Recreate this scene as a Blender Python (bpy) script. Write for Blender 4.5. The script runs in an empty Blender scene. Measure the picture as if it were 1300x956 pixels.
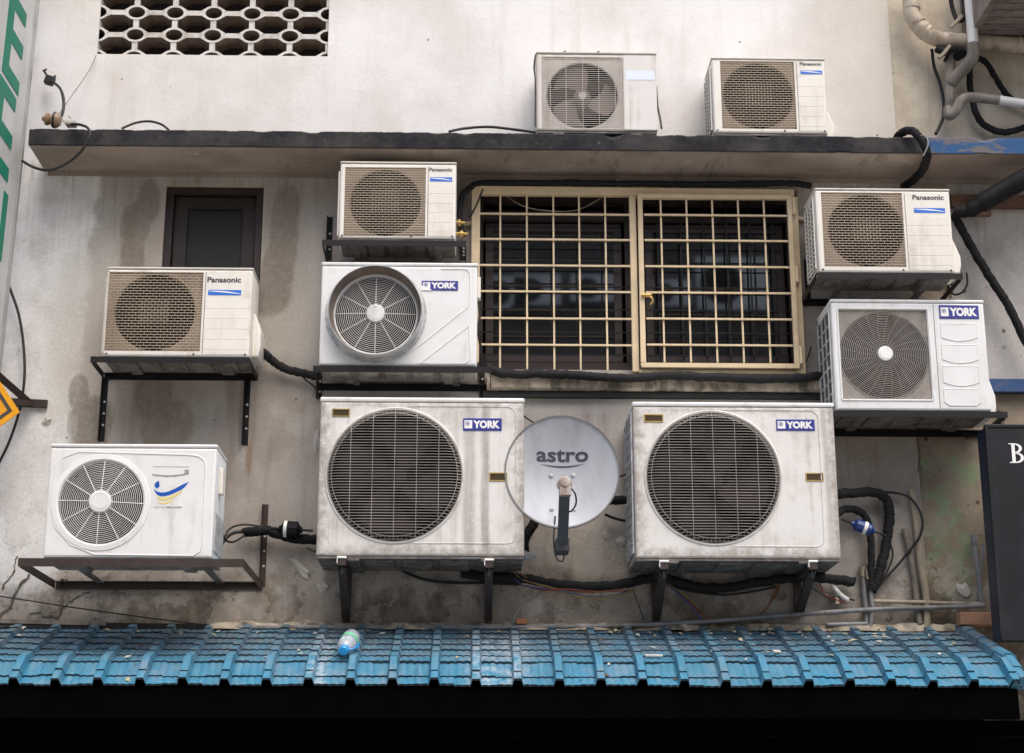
import bpy, bmesh, math, random
from mathutils import Vector, Matrix, Euler, noise
random.seed(7)
rad = math.radians
# ------------------------------------------------------------------ camera
F, CX, CY = 2100.0, 650.0, 478.0          # focal length and centre in photo pixels (1300 x 956)
PITCH, YAW = 15.6, 1.36
CAM = Vector((0.0, -9.1, 1.6))
scene = bpy.context.scene
cd = bpy.data.cameras.new("camera"); cam = bpy.data.objects.new("camera", cd)
scene.collection.objects.link(cam)
cam.location = CAM; cam.rotation_euler = Euler((rad(90 + PITCH), 0, rad(-YAW)), 'XYZ')
cd.sensor_width = 36; cd.lens = 36 * F / 1300; cd.clip_end = 2000; cd.clip_start = 0.05
scene.camera = cam
RM = cam.rotation_euler.to_matrix()
# ------------------------------------------------------------------ light
SUN_EL, SUN_AZ = 60, 158                  # azimuth: 180 = from behind the camera
w = bpy.data.worlds.new("World"); scene.world = w; w.use_nodes = True
nt = w.node_tree
sky = nt.nodes.new('ShaderNodeTexSky'); sky.sky_type = 'NISHITA'; sky.sun_disc = False
sky.sun_elevation = rad(SUN_EL); sky.sun_rotation = rad(SUN_AZ); sky.air_density = 1.0; sky.dust_density = 4.0; sky.ozone_density = 0.6
nt.links.new(sky.outputs[0], nt.nodes['Background'].inputs[0]); nt.nodes['Background'].inputs[1].default_value = 0.15
sl = bpy.data.lights.new("sun", 'SUN'); so = bpy.data.objects.new("sun", sl); scene.collection.objects.link(so)
sl.energy = 1.1; sl.angle = rad(50); sl.color = (1.0, 0.96, 0.90)
sd = Vector((math.sin(rad(SUN_AZ)) * math.cos(rad(SUN_EL)), math.cos(rad(SUN_AZ)) * math.cos(rad(SUN_EL)), math.sin(rad(SUN_EL))))
so.rotation_euler = sd.to_track_quat('Z', 'Y').to_euler(); so.location = (0, -10, 20)
vs = scene.view_settings
vs.view_transform = 'Standard'; vs.look = 'None'; vs.exposure = 0.74; vs.gamma = 1; vs.use_curve_mapping = False
scene.cycles.max_bounces = 8; scene.cycles.transparent_max_bounces = 8
scene.cycles.use_denoising = True
# ------------------------------------------------------------------ helpers
COL = scene.collection
def ray(px, py):
    return RM @ Vector(((px - CX) / F, -(py - CY) / F, -1))
def W(px, py, y=0.0):                      # point seen at a photo pixel, on the plane parallel to the wall at depth y
    d = ray(px, py); t = (y - CAM.y) / d.y
    p = CAM + d * t
    return Vector((p.x, y, p.z))
def WX(px, py, x):                         # same on a plane perpendicular to the wall
    d = ray(px, py); t = (x - CAM.x) / d.x
    return CAM + d * t

class MB:
    def __init__(s): s.v = []; s.f = []; s.m = []
    def add(s, vs, fs, mi=0):
        b = len(s.v); s.v += [tuple(v) for v in vs]
        for f in fs: s.f.append(tuple(i + b for i in f)); s.m.append(mi)
    def box(s, x0, x1, y0, y1, z0, z1, mi=0):
        if x0 > x1: x0, x1 = x1, x0
        if y0 > y1: y0, y1 = y1, y0
        if z0 > z1: z0, z1 = z1, z0
        s.add([(x0,y0,z0),(x1,y0,z0),(x1,y1,z0),(x0,y1,z0),(x0,y0,z1),(x1,y0,z1),(x1,y1,z1),(x0,y1,z1)],
              [(0,3,2,1),(4,5,6,7),(0,1,5,4),(1,2,6,5),(2,3,7,6),(3,0,4,7)], mi)
    def tube(s, pts, r, n=6, mi=0, closed=False, caps=True, up=None):
        pts = [Vector(p) for p in pts]; N = len(pts)
        rr = r if isinstance(r, (list, tuple)) else [r] * N
        ring = []; prev = None
        for i in range(N):
            if closed: t = pts[(i + 1) % N] - pts[i - 1]
            else: t = pts[min(i + 1, N - 1)] - pts[max(i - 1, 0)]
            if t.length < 1e-9: t = Vector((1, 0, 0))
            t.normalize()
            if prev is None:
                a = Vector((0, 1, 0)) if abs(t.y) < .9 else Vector((1, 0, 0))
                u = t.cross(a).normalized()
            else:
                u = prev - t * prev.dot(t)
                u = u.normalized() if u.length > 1e-6 else t.orthogonal().normalized()
            prev = u; v = t.cross(u)
            ring.append([pts[i] + (u * math.cos(2*math.pi*k/n) + v * math.sin(2*math.pi*k/n)) * rr[i] for k in range(n)])
        vs = [p for q in ring for p in q]; fs = []
        for i in range(N if closed else N - 1):
            j = (i + 1) % N
            for k in range(n):
                l = (k + 1) % n; fs.append((i*n+k, i*n+l, j*n+l, j*n+k))
        if caps and not closed: fs.append(tuple(range(n))[::-1]); fs.append(tuple((N-1)*n + k for k in range(n)))
        s.add(vs, fs, mi)
    def bar(s, a, b, wx, wy, mi=0):        # rectangular bar between two points
        a, b = Vector(a), Vector(b); t = (b - a).normalized()
        ref = Vector((0, 1, 0)) if abs(t.y) < .8 else Vector((0, 0, 1))
        u = t.cross(ref).normalized() * wx / 2; v = t.cross(u.normalized()).normalized() * wy / 2
        s.add([a-u-v, a+u-v, a+u+v, a-u+v, b-u-v, b+u-v, b+u+v, b-u+v],
              [(0,3,2,1),(4,5,6,7),(0,1,5,4),(1,2,6,5),(2,3,7,6),(3,0,4,7)], mi)
    def lathe(s, prof, c=(0,0,0), ax='y', n=48, mi=0, mat=None):   # profile of (radius, along axis)
        c = Vector(c); vs = []
        for (r, h) in prof:
            for k in range(n):
                a = 2*math.pi*k/n
                if ax == 'y': p = Vector((r*math.cos(a), h, r*math.sin(a)))
                elif ax == 'z': p = Vector((r*math.cos(a), r*math.sin(a), h))
                else: p = Vector((h, r*math.cos(a), r*math.sin(a)))
                if mat: p = mat @ p
                vs.append(c + p)
        fs = [(i*n+k, i*n+(k+1)%n, (i+1)*n+(k+1)%n, (i+1)*n+k) for i in range(len(prof)-1) for k in range(n)]
        s.add(vs, fs, mi)
    def prism(s, poly, y0, y1, mi=0):      # polygon in xz between two depths
        n = len(poly)
        s.add([(x, y0, z) for x, z in poly] + [(x, y1, z) for x, z in poly],
              [tuple(range(n)), tuple(range(2*n-1, n-1, -1))] + [(i, (i+1)%n, n+(i+1)%n, n+i) for i in range(n)], mi)
    def ribbon(s, top, bot, y0, y1, mi=0): # filled strip between two xz polylines
        n = len(top)
        for i in range(n-1):
            s.prism([bot[i], bot[i+1], top[i+1], top[i]], y0, y1, mi)
    def rbox(s, x0, x1, y0, y1, z0, z1, b, openfront=False, mi=0):
        def ring(ins, y, r):
            pts = []
            for (cx, cz, a0) in ((x1-ins-r, z1-ins-r, 0), (x0+ins+r, z1-ins-r, 90), (x0+ins+r, z0+ins+r, 180), (x1-ins-r, z0+ins+r, 270)):
                for k in range(4):
                    a = rad(a0 + 30*k); pts.append((cx + r*math.cos(a), y, cz + r*math.sin(a)))
            return pts
        rs = [ring(b, y0, 1e-4), ring(b*.3, y0+b*.3, b*.5), ring(0, y0+b, b), ring(0, y1-b*.5, b), ring(b*.5, y1, b*.5)]
        vs = [p for q in rs for p in q]; n = 16
        fs = [(i*n+k, i*n+(k+1)%n, (i+1)*n+(k+1)%n, (i+1)*n+k) for i in range(len(rs)-1) for k in range(n)]
        fs.append(tuple((len(rs)-1)*n+k for k in range(n)))
        if not openfront: fs.append(tuple(range(n))[::-1])
        s.add(vs, fs, mi)
    def plate_hole(s, x0, x1, z0, z1, cx, cz, r, y, n=72, mi=0, flare=0.0):
        angs = [2*math.pi*k/n for k in range(n)] + [math.atan2(z-cz, x-cx) % (2*math.pi) for x in (x0, x1) for z in (z0, z1)]
        angs = sorted(set(round(a, 6) for a in angs)); A = []; B = []
        for a in angs:
            c, sn = math.cos(a), math.sin(a); t = 1e9
            if c > 1e-9: t = min(t, (x1-cx)/c)
            if c < -1e-9: t = min(t, (x0-cx)/c)
            if sn > 1e-9: t = min(t, (z1-cz)/sn)
            if sn < -1e-9: t = min(t, (z0-cz)/sn)
            A.append((cx + r*c, y, cz + r*sn)); B.append((cx + t*c, y, cz + t*sn))
        m = len(angs)
        s.add(A + B, [(i, m+i, m+(i+1)%m, (i+1)%m) for i in range(m)], mi)
    def frame(s, x0, x1, z0, z1, t, y0, y1, mi=0):
        s.box(x0, x1, y0, y1, z1-t, z1, mi); s.box(x0, x1, y0, y1, z0, z0+t, mi)
        s.box(x0, x0+t, y0, y1, z0+t, z1-t, mi); s.box(x1-t, x1, y0, y1, z0+t, z1-t, mi)
    def text(s, txt, x0, x1, zc, h, y, bold=0.0, mi=0, th=0.0015, serif=False, rot=False):
        cu = bpy.data.curves.new("t", 'FONT'); cu.body = txt; cu.size = 1; cu.offset = bold; cu.resolution_u = 3
        ob = bpy.data.objects.new("t", cu); COL.objects.link(ob)
        bpy.context.view_layer.update()
        me = ob.evaluated_get(bpy.context.evaluated_depsgraph_get()).to_mesh()
        vs = [v.co.copy() for v in me.vertices]; fs = [tuple(p.vertices) for p in me.polygons]
        bpy.data.objects.remove(ob); bpy.data.curves.remove(cu)
        ax = min(v.x for v in vs); bx = max(v.x for v in vs); az = min(v.y for v in vs); bz = max(v.y for v in vs)
        sx = (x1-x0)/(bx-ax); sz = h/(bz-az)
        P = [(x0 + (v.x-ax)*sx, y, zc - h/2 + (v.y-az)*sz) for v in vs]
        s.add(P, fs, mi)
    def build(s, name, mats, parent=None, smooth=False, loc=None, bevel=0):
        me = bpy.data.meshes.new(name); me.from_pydata(s.v, [], s.f)
        if not isinstance(mats, (list, tuple)): mats = [mats]
        for m in mats: me.materials.append(m)
        me.polygons.foreach_set('material_index', s.m)
        bm = bmesh.new(); bm.from_mesh(me); bmesh.ops.remove_doubles(bm, verts=bm.verts, dist=2e-5)
        bmesh.ops.recalc_face_normals(bm, faces=bm.faces); bm.to_mesh(me); bm.free()
        if smooth:
            me.polygons.foreach_set('use_smooth', [True]*len(me.polygons)); me.set_sharp_from_angle(angle=rad(smooth if smooth is not True else 40))
        o = bpy.data.objects.new(name, me); COL.objects.link(o)
        if parent: o.parent = parent
        if loc: o.location = loc
        if bevel:
            md = o.modifiers.new("bevel", 'BEVEL'); md.width = bevel; md.segments = 2; md.limit_method = 'ANGLE'
        return o
def tag(o, label=None, cat=None, group=None, kind=None):
    if label: o['label'] = label
    if cat: o['category'] = cat
    if group: o['group'] = group
    if kind: o['kind'] = kind
    return o
def thing(name, label, cat, loc=(0,0,0), group=None, kind=None):
    o = bpy.data.objects.new(name, None); COL.objects.link(o); o.location = loc; o.empty_display_size = .1
    return tag(o, label, cat, group, kind)
def spline(pts, sub=6):
    P = [Vector(p) for p in pts]
    if len(P) < 3: return P
    out = []
    for i in range(len(P)-1):
        p0, p1, p2, p3 = P[max(i-1,0)], P[i], P[i+1], P[min(i+2,len(P)-1)]
        for k in range(sub):
            t = k/sub
            out.append(.5*((2*p1)+(p2-p0)*t+(2*p0-5*p1+4*p2-p3)*t*t+(3*p1-p0-3*p2+p3)*t**3))
    out.append(P[-1]); return out
# ------------------------------------------------------------------ materials
class NT:
    def __init__(s, name, rough=.6, metal=0, spec=.5):
        s.mat = bpy.data.materials.new(name); s.mat.use_nodes = True; s.t = s.mat.node_tree
        s.b = s.t.nodes['Principled BSDF']
        s.b.inputs['Roughness'].default_value = rough; s.b.inputs['Metallic'].default_value = metal
        s.b.inputs['Specular IOR Level'].default_value = spec
        s._c = None
    def n(s, t, **k):
        nd = s.t.nodes.new(t)
        for a, b in k.items(): setattr(nd, a, b)
        return nd
    def L(s, a, b): s.t.links.new(a, b)
    def put(s, sock, v):
        if hasattr(v, 'is_output'): s.L(v, sock)
        elif isinstance(v, (tuple, list)): sock.default_value = tuple(v) + ((1,) if len(v) == 3 and sock.type == 'RGBA' else ())
        else: sock.default_value = v
    def co(s, world=False):
        if world: return s.n('ShaderNodeNewGeometry').outputs['Position']
        if s._c is None:
            tc = s.n('ShaderNodeTexCoord'); oi = s.n('ShaderNodeObjectInfo')
            m = s.n('ShaderNodeMath', operation='MULTIPLY'); s.L(oi.outputs['Random'], m.inputs[0]); m.inputs[1].default_value = 37
            a = s.n('ShaderNodeVectorMath', operation='ADD'); s.L(tc.outputs['Object'], a.inputs[0]); s.L(m.outputs[0], a.inputs[1]); s._c = a.outputs[0]
        return s._c
    def scaled(s, c, v):
        m = s.n('ShaderNodeVectorMath', operation='MULTIPLY'); s.L(c, m.inputs[0]); m.inputs[1].default_value = v; return m.outputs[0]
    def noise(s, c, scale, detail=4, rough=.55, dist=0):
        nd = s.n('ShaderNodeTexNoise'); s.L(c, nd.inputs['Vector']); nd.inputs['Scale'].default_value = scale
        nd.inputs['Detail'].default_value = detail; nd.inputs['Roughness'].default_value = rough; nd.inputs['Distortion'].default_value = dist
        return nd.outputs['Fac']
    def ramp(s, f, a, b, lo=0., hi=1.):
        m = s.n('ShaderNodeMapRange', clamp=True); m.interpolation_type = 'SMOOTHSTEP'
        s.put(m.inputs[0], f); m.inputs[1].default_value = a; m.inputs[2].default_value = b; m.inputs[3].default_value = lo; m.inputs[4].default_value = hi
        return m.outputs[0]
    def math(s, op, a, b=0., c=None, clamp=False):
        m = s.n('ShaderNodeMath', operation=op, use_clamp=clamp); s.put(m.inputs[0], a); s.put(m.inputs[1], b)
        if c is not None: s.put(m.inputs[2], c)
        return m.outputs[0]
    def mix(s, f, a, b, mode='MIX'):
        m = s.n('ShaderNodeMix', data_type='RGBA', blend_type=mode); s.put(m.inputs[0], f); s.put(m.inputs[6], a); s.put(m.inputs[7], b); return m.outputs[2]
    def xyz(s, c):
        x = s.n('ShaderNodeSeparateXYZ'); s.L(c, x.inputs[0]); return x.outputs
    def bump(s, h, strength=.3, dist=.01):
        b = s.n('ShaderNodeBump'); s.put(b.inputs['Height'], h); b.inputs['Strength'].default_value = strength; b.inputs['Distance'].default_value = dist
        s.L(b.outputs[0], s.b.inputs['Normal'])
    def base(s, c): s.put(s.b.inputs['Base Color'], c)
def mk(name, col, rough=.6, metal=0, var=.12, scale=6, yellow=0, dirt=None, dl=(.5, .75), streak=(14, 14, 1.6), bump=0, bscale=60, spec=.5, dmax=.85):
    m = NT(name, rough, metal, spec); c = m.co()
    v = m.ramp(m.noise(c, scale, 5), .3, .7, 1 - var, 1 + var)
    cc = m.mix(1.0, col, m.n('ShaderNodeCombineColor').outputs[0], 'MULTIPLY') if False else None
    hv = m.n('ShaderNodeHueSaturation'); m.put(hv.inputs['Color'], col); m.L(v, hv.inputs['Value']); out = hv.outputs[0]
    if yellow:
        oi = m.n('ShaderNodeObjectInfo'); out = m.mix(m.math('MULTIPLY', oi.outputs['Random'], yellow), out, (.62,.54,.40))
    if dirt:
        st = m.noise(m.scaled(c, streak), 1, 5, .6)
        bl = m.noise(c, 5, 5, .65)
        f = m.math('ADD', m.math('MULTIPLY', st, .55), m.math('MULTIPLY', bl, .45))
        out = m.mix(m.ramp(f, dl[0], dl[1], 0, dmax), out, dirt)
        m.put(m.b.inputs['Roughness'], m.ramp(f, dl[0], dl[1], rough, min(1, rough + .25)))
    if bump: m.bump(m.noise(c, bscale, 4), bump, .004)
    m.base(out); return m.mat
M = {}
M['case_york'] = mk('white_enamel_casing', (.74,.75,.74), .38, var=.03, dirt=(.36,.33,.29), dl=(.50,.72), dmax=.5)
M['case_dirty'] = mk('weathered_cream_casing', (.68,.665,.635), .48, var=.05, dirt=(.27,.235,.20), dl=(.46,.76), streak=(16,16,1.0), dmax=.8, bump=.1, bscale=25)
M['case_panel'] = mk('cream_casing', (.77,.745,.69), .42, var=.03, yellow=.22, dirt=(.38,.31,.23), dl=(.49,.72), dmax=.5)
M['case_old'] = mk('aged_beige_casing', (.60,.56,.51), .5, var=.06, dirt=(.27,.22,.18), dl=(.48,.72), dmax=.5)
M['beige_plate'] = mk('dusty_beige_grille_plate', (.33,.27,.20), .6, var=.12, dirt=(.2,.15,.11), dl=(.45,.7))
M['dust_plate'] = mk('dusty_grey_back_plate', (.34,.31,.27), .6, var=.15, dirt=(.18,.15,.12), dl=(.45,.7))
M['beige_wire'] = mk('beige_grille_wire', (.52,.44,.335), .5, var=.1)
M['grey_wire'] = mk('grey_grille_wire', (.37,.345,.315), .45, var=.12, dirt=(.2,.17,.14), dl=(.5,.7))
M['white_wire'] = mk('white_grille_wire', (.74,.74,.72), .4, var=.05)
M['brown_wire'] = mk('taupe_grille_wire', (.38,.33,.29), .5, var=.1)
M['dark'] = mk('dark_fan_chamber', (.008,.007,.006), .9, var=.2, spec=.2)
M['fan'] = mk('dusty_dark_fan_blade', (.022,.017,.0145), 1.0, spec=.1, var=.2)
M['fan_taupe'] = mk('taupe_fan_blade', (.19,.155,.13), .7, var=.15)
M['coil'] = mk('aluminium_condenser_fins', (.06,.058,.055), .6, .1, var=.3, scale=12)
M['pan'] = mk('galvanised_base_pan', (.17,.155,.14), .6, .1, var=.3, scale=9, dirt=(.07,.055,.045), dl=(.42,.65))
M['pan_light'] = mk('grey_painted_base_pan', (.30,.28,.26), .6, .1, var=.2, dirt=(.12,.09,.07), dl=(.45,.65))
M['galv'] = mk('galvanised_sheet', (.50,.51,.51), .5, .2, var=.22, scale=14, dirt=(.25,.24,.22), dl=(.5,.7), dmax=.5)
M['blackiron'] = mk('black_painted_steel', (.008,.007,.007), .55, .0, var=.3, spec=.3, dirt=(.05,.025,.015), dl=(.58,.78), dmax=.6)
M['browniron'] = mk('dark_brown_painted_steel', (.036,.023,.018), .55, .0, var=.25, dirt=(.12,.06,.035), dl=(.55,.75), dmax=.6)
M['rubber'] = mk('black_foam_insulation', (.007,.007,.008), .85, var=.3, scale=20, bump=.5, bscale=40)
M['tape'] = mk('black_wrapping_tape', (.006,.006,.007), .7, spec=.25, var=.3, scale=15, bump=.4, bscale=18)
M['cable'] = mk('black_cable', (.009,.009,.009), .5, var=.2)
M['greycable'] = mk('grey_cable', (.25,.24,.23), .55)
M['pvc_white'] = mk('white_pvc_pipe', (.74,.74,.71), .4, var=.08, dirt=(.2,.17,.13), dl=(.5,.72))
M['pvc_cream'] = mk('stained_cream_pipe', (.50,.43,.33), .5, var=.12, dirt=(.17,.13,.09), dl=(.45,.7))
M['pvc_grey'] = mk('weathered_grey_pipe', (.21,.185,.155), .55, var=.25, dirt=(.09,.075,.06), dl=(.45,.65))
M['conduit'] = mk('grey_steel_conduit', (.22,.225,.235), .5, .05, var=.2, dirt=(.14,.12,.10), dl=(.45,.65))
M['cond_cream'] = mk('cream_conduit', (.36,.31,.23), .55, var=.15, dirt=(.15,.12,.09), dl=(.45,.65))
M['blue'] = mk('dark_blue_badge', (.035,.045,.26), .35, var=.05)
M['skyblue'] = mk('bright_blue_badge', (.03,.16,.62), .35, var=.03)
M['logoblue'] = mk('royal_blue_print', (.01,.085,.42), .4, var=.03)
M['yellowprint'] = mk('faded_yellow_print', (.74,.60,.22), .5, var=.08)
M['white'] = mk('white_print', (.82,.82,.80), .4, var=.02)
M['ink'] = mk('dark_grey_print', (.05,.05,.055), .5, var=.05)
M['greyink'] = mk('pale_grey_print', (.38,.38,.38), .5, var=.05)
M['astroink'] = mk('slate_print', (.06,.06,.09), .5, var=.05)
M['brass'] = mk('brass_trim', (.45,.31,.10), .4, .5, var=.2)
M['dish'] = mk('brushed_grey_dish', (.46,.48,.52), .55, .0, var=.1, scale=5, dirt=(.33,.33,.34), dl=(.42,.68), streak=(9,9,3))
M['dishrim'] = mk('grey_dish_rim', (.20,.20,.20), .45, .3, var=.15)
M['arm'] = mk('slate_painted_arm', (.065,.07,.075), .45, .1, var=.15)
M['lnb'] = mk('aged_receiver_plastic', (.50,.46,.42), .45, var=.1, dirt=(.22,.15,.11), dl=(.4,.6))
M['creamiron'] = mk('cream_painted_iron', (.68,.545,.35), .45, var=.08, scale=10, dirt=(.30,.19,.10), dl=(.52,.75), streak=(10,10,6), dmax=.7)
M['brownwood'] = mk('dark_brown_window_wood', (.026,.016,.013), .5, var=.25, streak=(20,20,3))
M['beam'] = mk('reddish_brown_timber', (.16,.085,.05), .65, var=.25, dirt=(.06,.04,.03), dl=(.45,.65))
M['glass'] = NT('dark_window_glass', .03, 0, 1.0).mat; M['glass'].node_tree.nodes['Principled BSDF'].inputs['IOR'].default_value = 1.85; M['glass'].node_tree.nodes['Principled BSDF'].inputs['Base Color'].default_value = (.012,.013,.015,1)
M['darkfill'] = mk('dark_panel_and_shade', (.010,.009,.008), .55, var=.25)  # near-black for dark panes, also stands in for shade in two strips
M['green'] = mk('green_sign_lettering', (.0,.20,.12), .6, var=.04)
M['signwhite'] = mk('silver_white_sign_face', (.60,.60,.58), .35, .1, var=.05, dirt=(.40,.38,.34), dl=(.5,.75), dmax=.5)
M['signblack'] = mk('charcoal_sign_face', (.011,.0125,.0155), .45, .0, spec=.3, var=.2, dirt=(.035,.035,.035), dl=(.5,.75), dmax=.5)
M['signnavy'] = mk('navy_sign_side', (.012,.02,.045), .4, .1, var=.2)
M['amber'] = mk('amber_reflective_sheet', (.80,.36,.01), .35, var=.04)
M['capblue'] = mk('blue_drum_plastic', (.01,.045,.20), .35, var=.1)
M['louvre'] = mk('grey_brown_metal_canopy', (.20,.17,.15), .6, var=.2, dirt=(.09,.075,.06), dl=(.45,.65))
M['cement'] = mk('old_mortar', (.36,.31,.24), .9, var=.3, scale=14, dirt=(.08,.07,.05), dl=(.45,.6), bump=.8, bscale=30)
M['flake'] = mk('peeling_plaster_flake', (.52,.49,.44), .85, var=.12, bump=.5, bscale=30)
M['crack'] = mk('dark_crack_gap', (.11,.09,.072), .95, var=.3)
M['brick'] = mk('orange_brick', (.42,.17,.08), .85, var=.2)
M['leafdry'] = mk('dry_debris', (.42,.36,.22), .8, var=.3)
M['screen0'] = mk('painted_breeze_block', (.62,.60,.57), .8, var=.1, scale=9, dirt=(.28,.24,.20), dl=(.48,.7), bump=.3, bscale=50)
def screen_mat():          # painted outer face, browner colour on the faces inside the holes
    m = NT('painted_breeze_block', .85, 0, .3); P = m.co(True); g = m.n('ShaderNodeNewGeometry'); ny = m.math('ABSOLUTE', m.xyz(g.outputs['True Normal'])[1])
    face = m.mix(m.ramp(m.noise(P, 9, 6, .7), .4, .7), (.66,.64,.61), (.42,.38,.33)); hole_tone = m.mix(m.ramp(m.noise(P, 12, 5), .35, .65), (.27,.215,.17), (.19,.15,.12))
    m.base(m.mix(m.ramp(ny, .4, .6), hole_tone, face)); m.bump(m.noise(P, 50, 4), .3, .004); return m.mat
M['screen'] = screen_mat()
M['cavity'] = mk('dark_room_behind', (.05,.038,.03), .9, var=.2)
M['shopshade'] = mk('black_shopfront_shade', (.002,.002,.002), 1.0, var=.1, spec=.0)  # near-black colour stands in for the deep shade under the awning
for k, c in dict(red=(.16,.03,.018), orange=(.22,.08,.025), yellow=(.20,.15,.035), blueW=(.03,.06,.2), greenW=(.04,.13,.05)).items():
    M['w_'+k] = mk({'red':'red','orange':'orange','yellow':'yellow','blueW':'blue','greenW':'green'}[k] + '_wire_sheath', c, .5)
# ------------------------------------------------------------------ wall materials (stains sit at fixed places on the wall)
PXM = 232.0
SEAM = W(1133, 100).x
Z_SLAB = W(650, 176, -.4).z
def blobs(m, X, Z, lst, warp, soft=.35):
    tot = None
    for (px, py, rx, ry) in lst:
        c = W(px, py); 
        dx = m.math('DIVIDE', m.math('SUBTRACT', X, c.x), rx/PXM); dz = m.math('DIVIDE', m.math('SUBTRACT', Z, c.z), ry/PXM)
        d = m.math('ADD', m.math('MULTIPLY', dx, dx), m.math('MULTIPLY', dz, dz))
        d = m.math('ADD', d, m.math('MULTIPLY', m.math('SUBTRACT', warp, .5), 2.2))
        f = m.ramp(d, 1 - soft, 1 + soft, 1, 0)
        tot = f if tot is None else m.math('MAXIMUM', tot, f)
    return tot
def wall_mat(name, neighbour=False):
    m = NT(name, .88, 0, .25); P = m.co(True); x = m.xyz(P); X, Z = x[0], x[2]
    big = m.noise(P, 1.1, 6, .6); mid = m.noise(P, 4.5, 6, .65); fine = m.noise(P, 55, 4, .7); grit = m.noise(P, 160, 2, .6)
    streak = m.noise(m.scaled(P, (9, 9, .9)), 1, 5, .6)
    fstreak = m.noise(m.scaled(P, (34, 34, 1.8)), 1, 4, .6)
    up = m.ramp(Z, Z_SLAB - .03, Z_SLAB + .03)
    # upper white render
    c_up = m.mix(m.ramp(big, .38, .66), (.80,.79,.775), (.67,.635,.595))
    c_up = m.mix(m.ramp(streak, .5, .78, 0, .45), c_up, (.58,.53,.475))
    c_up = m.mix(m.ramp(fstreak, .55, .8, 0, .35), c_up, (.80,.79,.77))
    c_up = m.mix(m.ramp(m.noise(P, 7, 8, .8), .64, .72, 0, .3), c_up, (.36,.31,.26))
    if neighbour:
        c_up = m.mix(m.ramp(mid, .35, .7), (.60,.54,.43), (.45,.385,.29))
        c_up = m.mix(m.ramp(streak, .5, .75, 0, .6), c_up, (.33,.275,.20))
    if not neighbour:      # the white render grows stained towards the joint with the next house
        nearj = m.ramp(m.math('ADD', X, m.math('MULTIPLY', m.math('SUBTRACT', mid, .5), .7)), SEAM-.75, SEAM+.05)
        c_up = m.mix(m.math('MULTIPLY', nearj, .75), c_up, (.56,.515,.43))
    # lower grey render
    c_lo = m.mix(m.ramp(big, .35, .68), (.475,.44,.40), (.345,.305,.265))
    c_lo = m.mix(m.ramp(mid, .45, .75, 0, .7), c_lo, (.52,.49,.45))
    c_lo = m.mix(m.ramp(streak, .5, .75, 0, .65), c_lo, (.235,.19,.15))
    if neighbour:
        c_lo = m.mix(m.ramp(mid, .3, .7), (.36,.30,.215), (.24,.195,.14))
        ww = m.math('MULTIPLY', m.ramp(X, W(1205,350).x, W(1215,350).x), m.ramp(Z, W(1250,492).z-.01, W(1250,492).z+.01))
        c_lo = m.mix(ww, c_lo, m.mix(m.ramp(big, .4, .6), (.50,.48,.455), (.36,.34,.315)))
        gr = m.math('MULTIPLY', m.ramp(m.noise(P, 6, 7, .7), .45, .56), blobs(m, X, Z, [(1190,600,60,22), (1205,700,30,70), (1185,640,25,60)], mid))
        c_lo = m.mix(m.math('MULTIPLY', gr, .8), c_lo, (.25,.34,.19))
        v2 = m.n('ShaderNodeTexVoronoi'); m.L(P, v2.inputs['Vector']); v2.inputs['Scale'].default_value = 11
        c_lo = m.mix(m.math('MULTIPLY', m.math('MULTIPLY', m.ramp(m.math('ADD', v2.outputs['Distance'], m.math('MULTIPLY', m.math('SUBTRACT', fine, .5), .12)), .11, .17, 1, 0), m.ramp(m.noise(P, 2.3, 3), .48, .56)), .85), c_lo, (.06,.045,.035))
        gc = blobs(m, X, Z, [(1150,605,26,34), (1120,665,30,60), (1140,620,22,30)], mid, .15)
        c_lo = m.mix(m.math('MULTIPLY', gc, .8), c_lo, (.17,.15,.13))
        c_lo = m.mix(m.math('MULTIPLY', m.math('MULTIPLY', m.ramp(m.noise(P, 9, 7, .7), .5, .54), blobs(m, X, Z, [(1210,740,60,25), (1130,700,40,50)], mid)), .7), c_lo, (.42,.37,.29))
    else:
        # light strip of old white paint at the left, with a ragged peeled edge
        warpx = m.math('MULTIPLY', m.math('SUBTRACT', m.noise(m.scaled(P, (1,1,1)), 5, 7, .7), .5), .22)
        edge = m.math('ADD', m.math('ADD', m.math('MULTIPLY', m.math('SUBTRACT', Z, W(70,560).z), .03), W(84,560).x), .03)
        ff = m.ramp(m.math('SUBTRACT', X, m.math('ADD', edge, warpx)), -.03, .03, 1, 0)
        hard = m.ramp(X, W(84,400).x-.01, W(84,400).x+.012, 1, 0)
        white = m.mix(m.ramp(mid, .4, .7), (.84,.83,.81), (.66,.64,.605))
        white = m.mix(m.ramp(m.noise(P, 14, 8, .75), .60, .68, 0, .6), white, (.30,.275,.245))
        c_lo = m.mix(m.math('MULTIPLY', m.math('MAXIMUM', ff, m.math('MULTIPLY', hard, .7)), .97), c_lo, white)
        # cleaner pale plaster between the window and the cooling units
        pale = blobs(m, X, Z, [(720,508,120,18), (120,420,60,120), (385,380,28,120), (340,420,60,40)], mid, .6)
        c_lo = m.mix(m.math('MULTIPLY', pale, .6), c_lo, (.55,.515,.46))
        dw = m.math('ADD', m.math('MULTIPLY', m.noise(m.scaled(P, (7,7,2.6)), 1, 9, .72), .75), m.math('MULTIPLY', fine, .25))
        damp = blobs(m, X, Z, [(188,258,16,34), (172,285,20,34), (168,330,17,45), (368,262,14,30), (360,300,20,70), (340,372,34,34), (352,345,24,40), (196,500,26,44), (212,540,34,40), (115,535,30,36), (100,500,14,26)], dw, .32)
        damp = m.math('MULTIPLY', m.math('MULTIPLY', damp, m.ramp(dw, .3, .62, .6, 1.15)), m.ramp(m.noise(P, 26, 6, .75), .3, .6, .55, 1))
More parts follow.
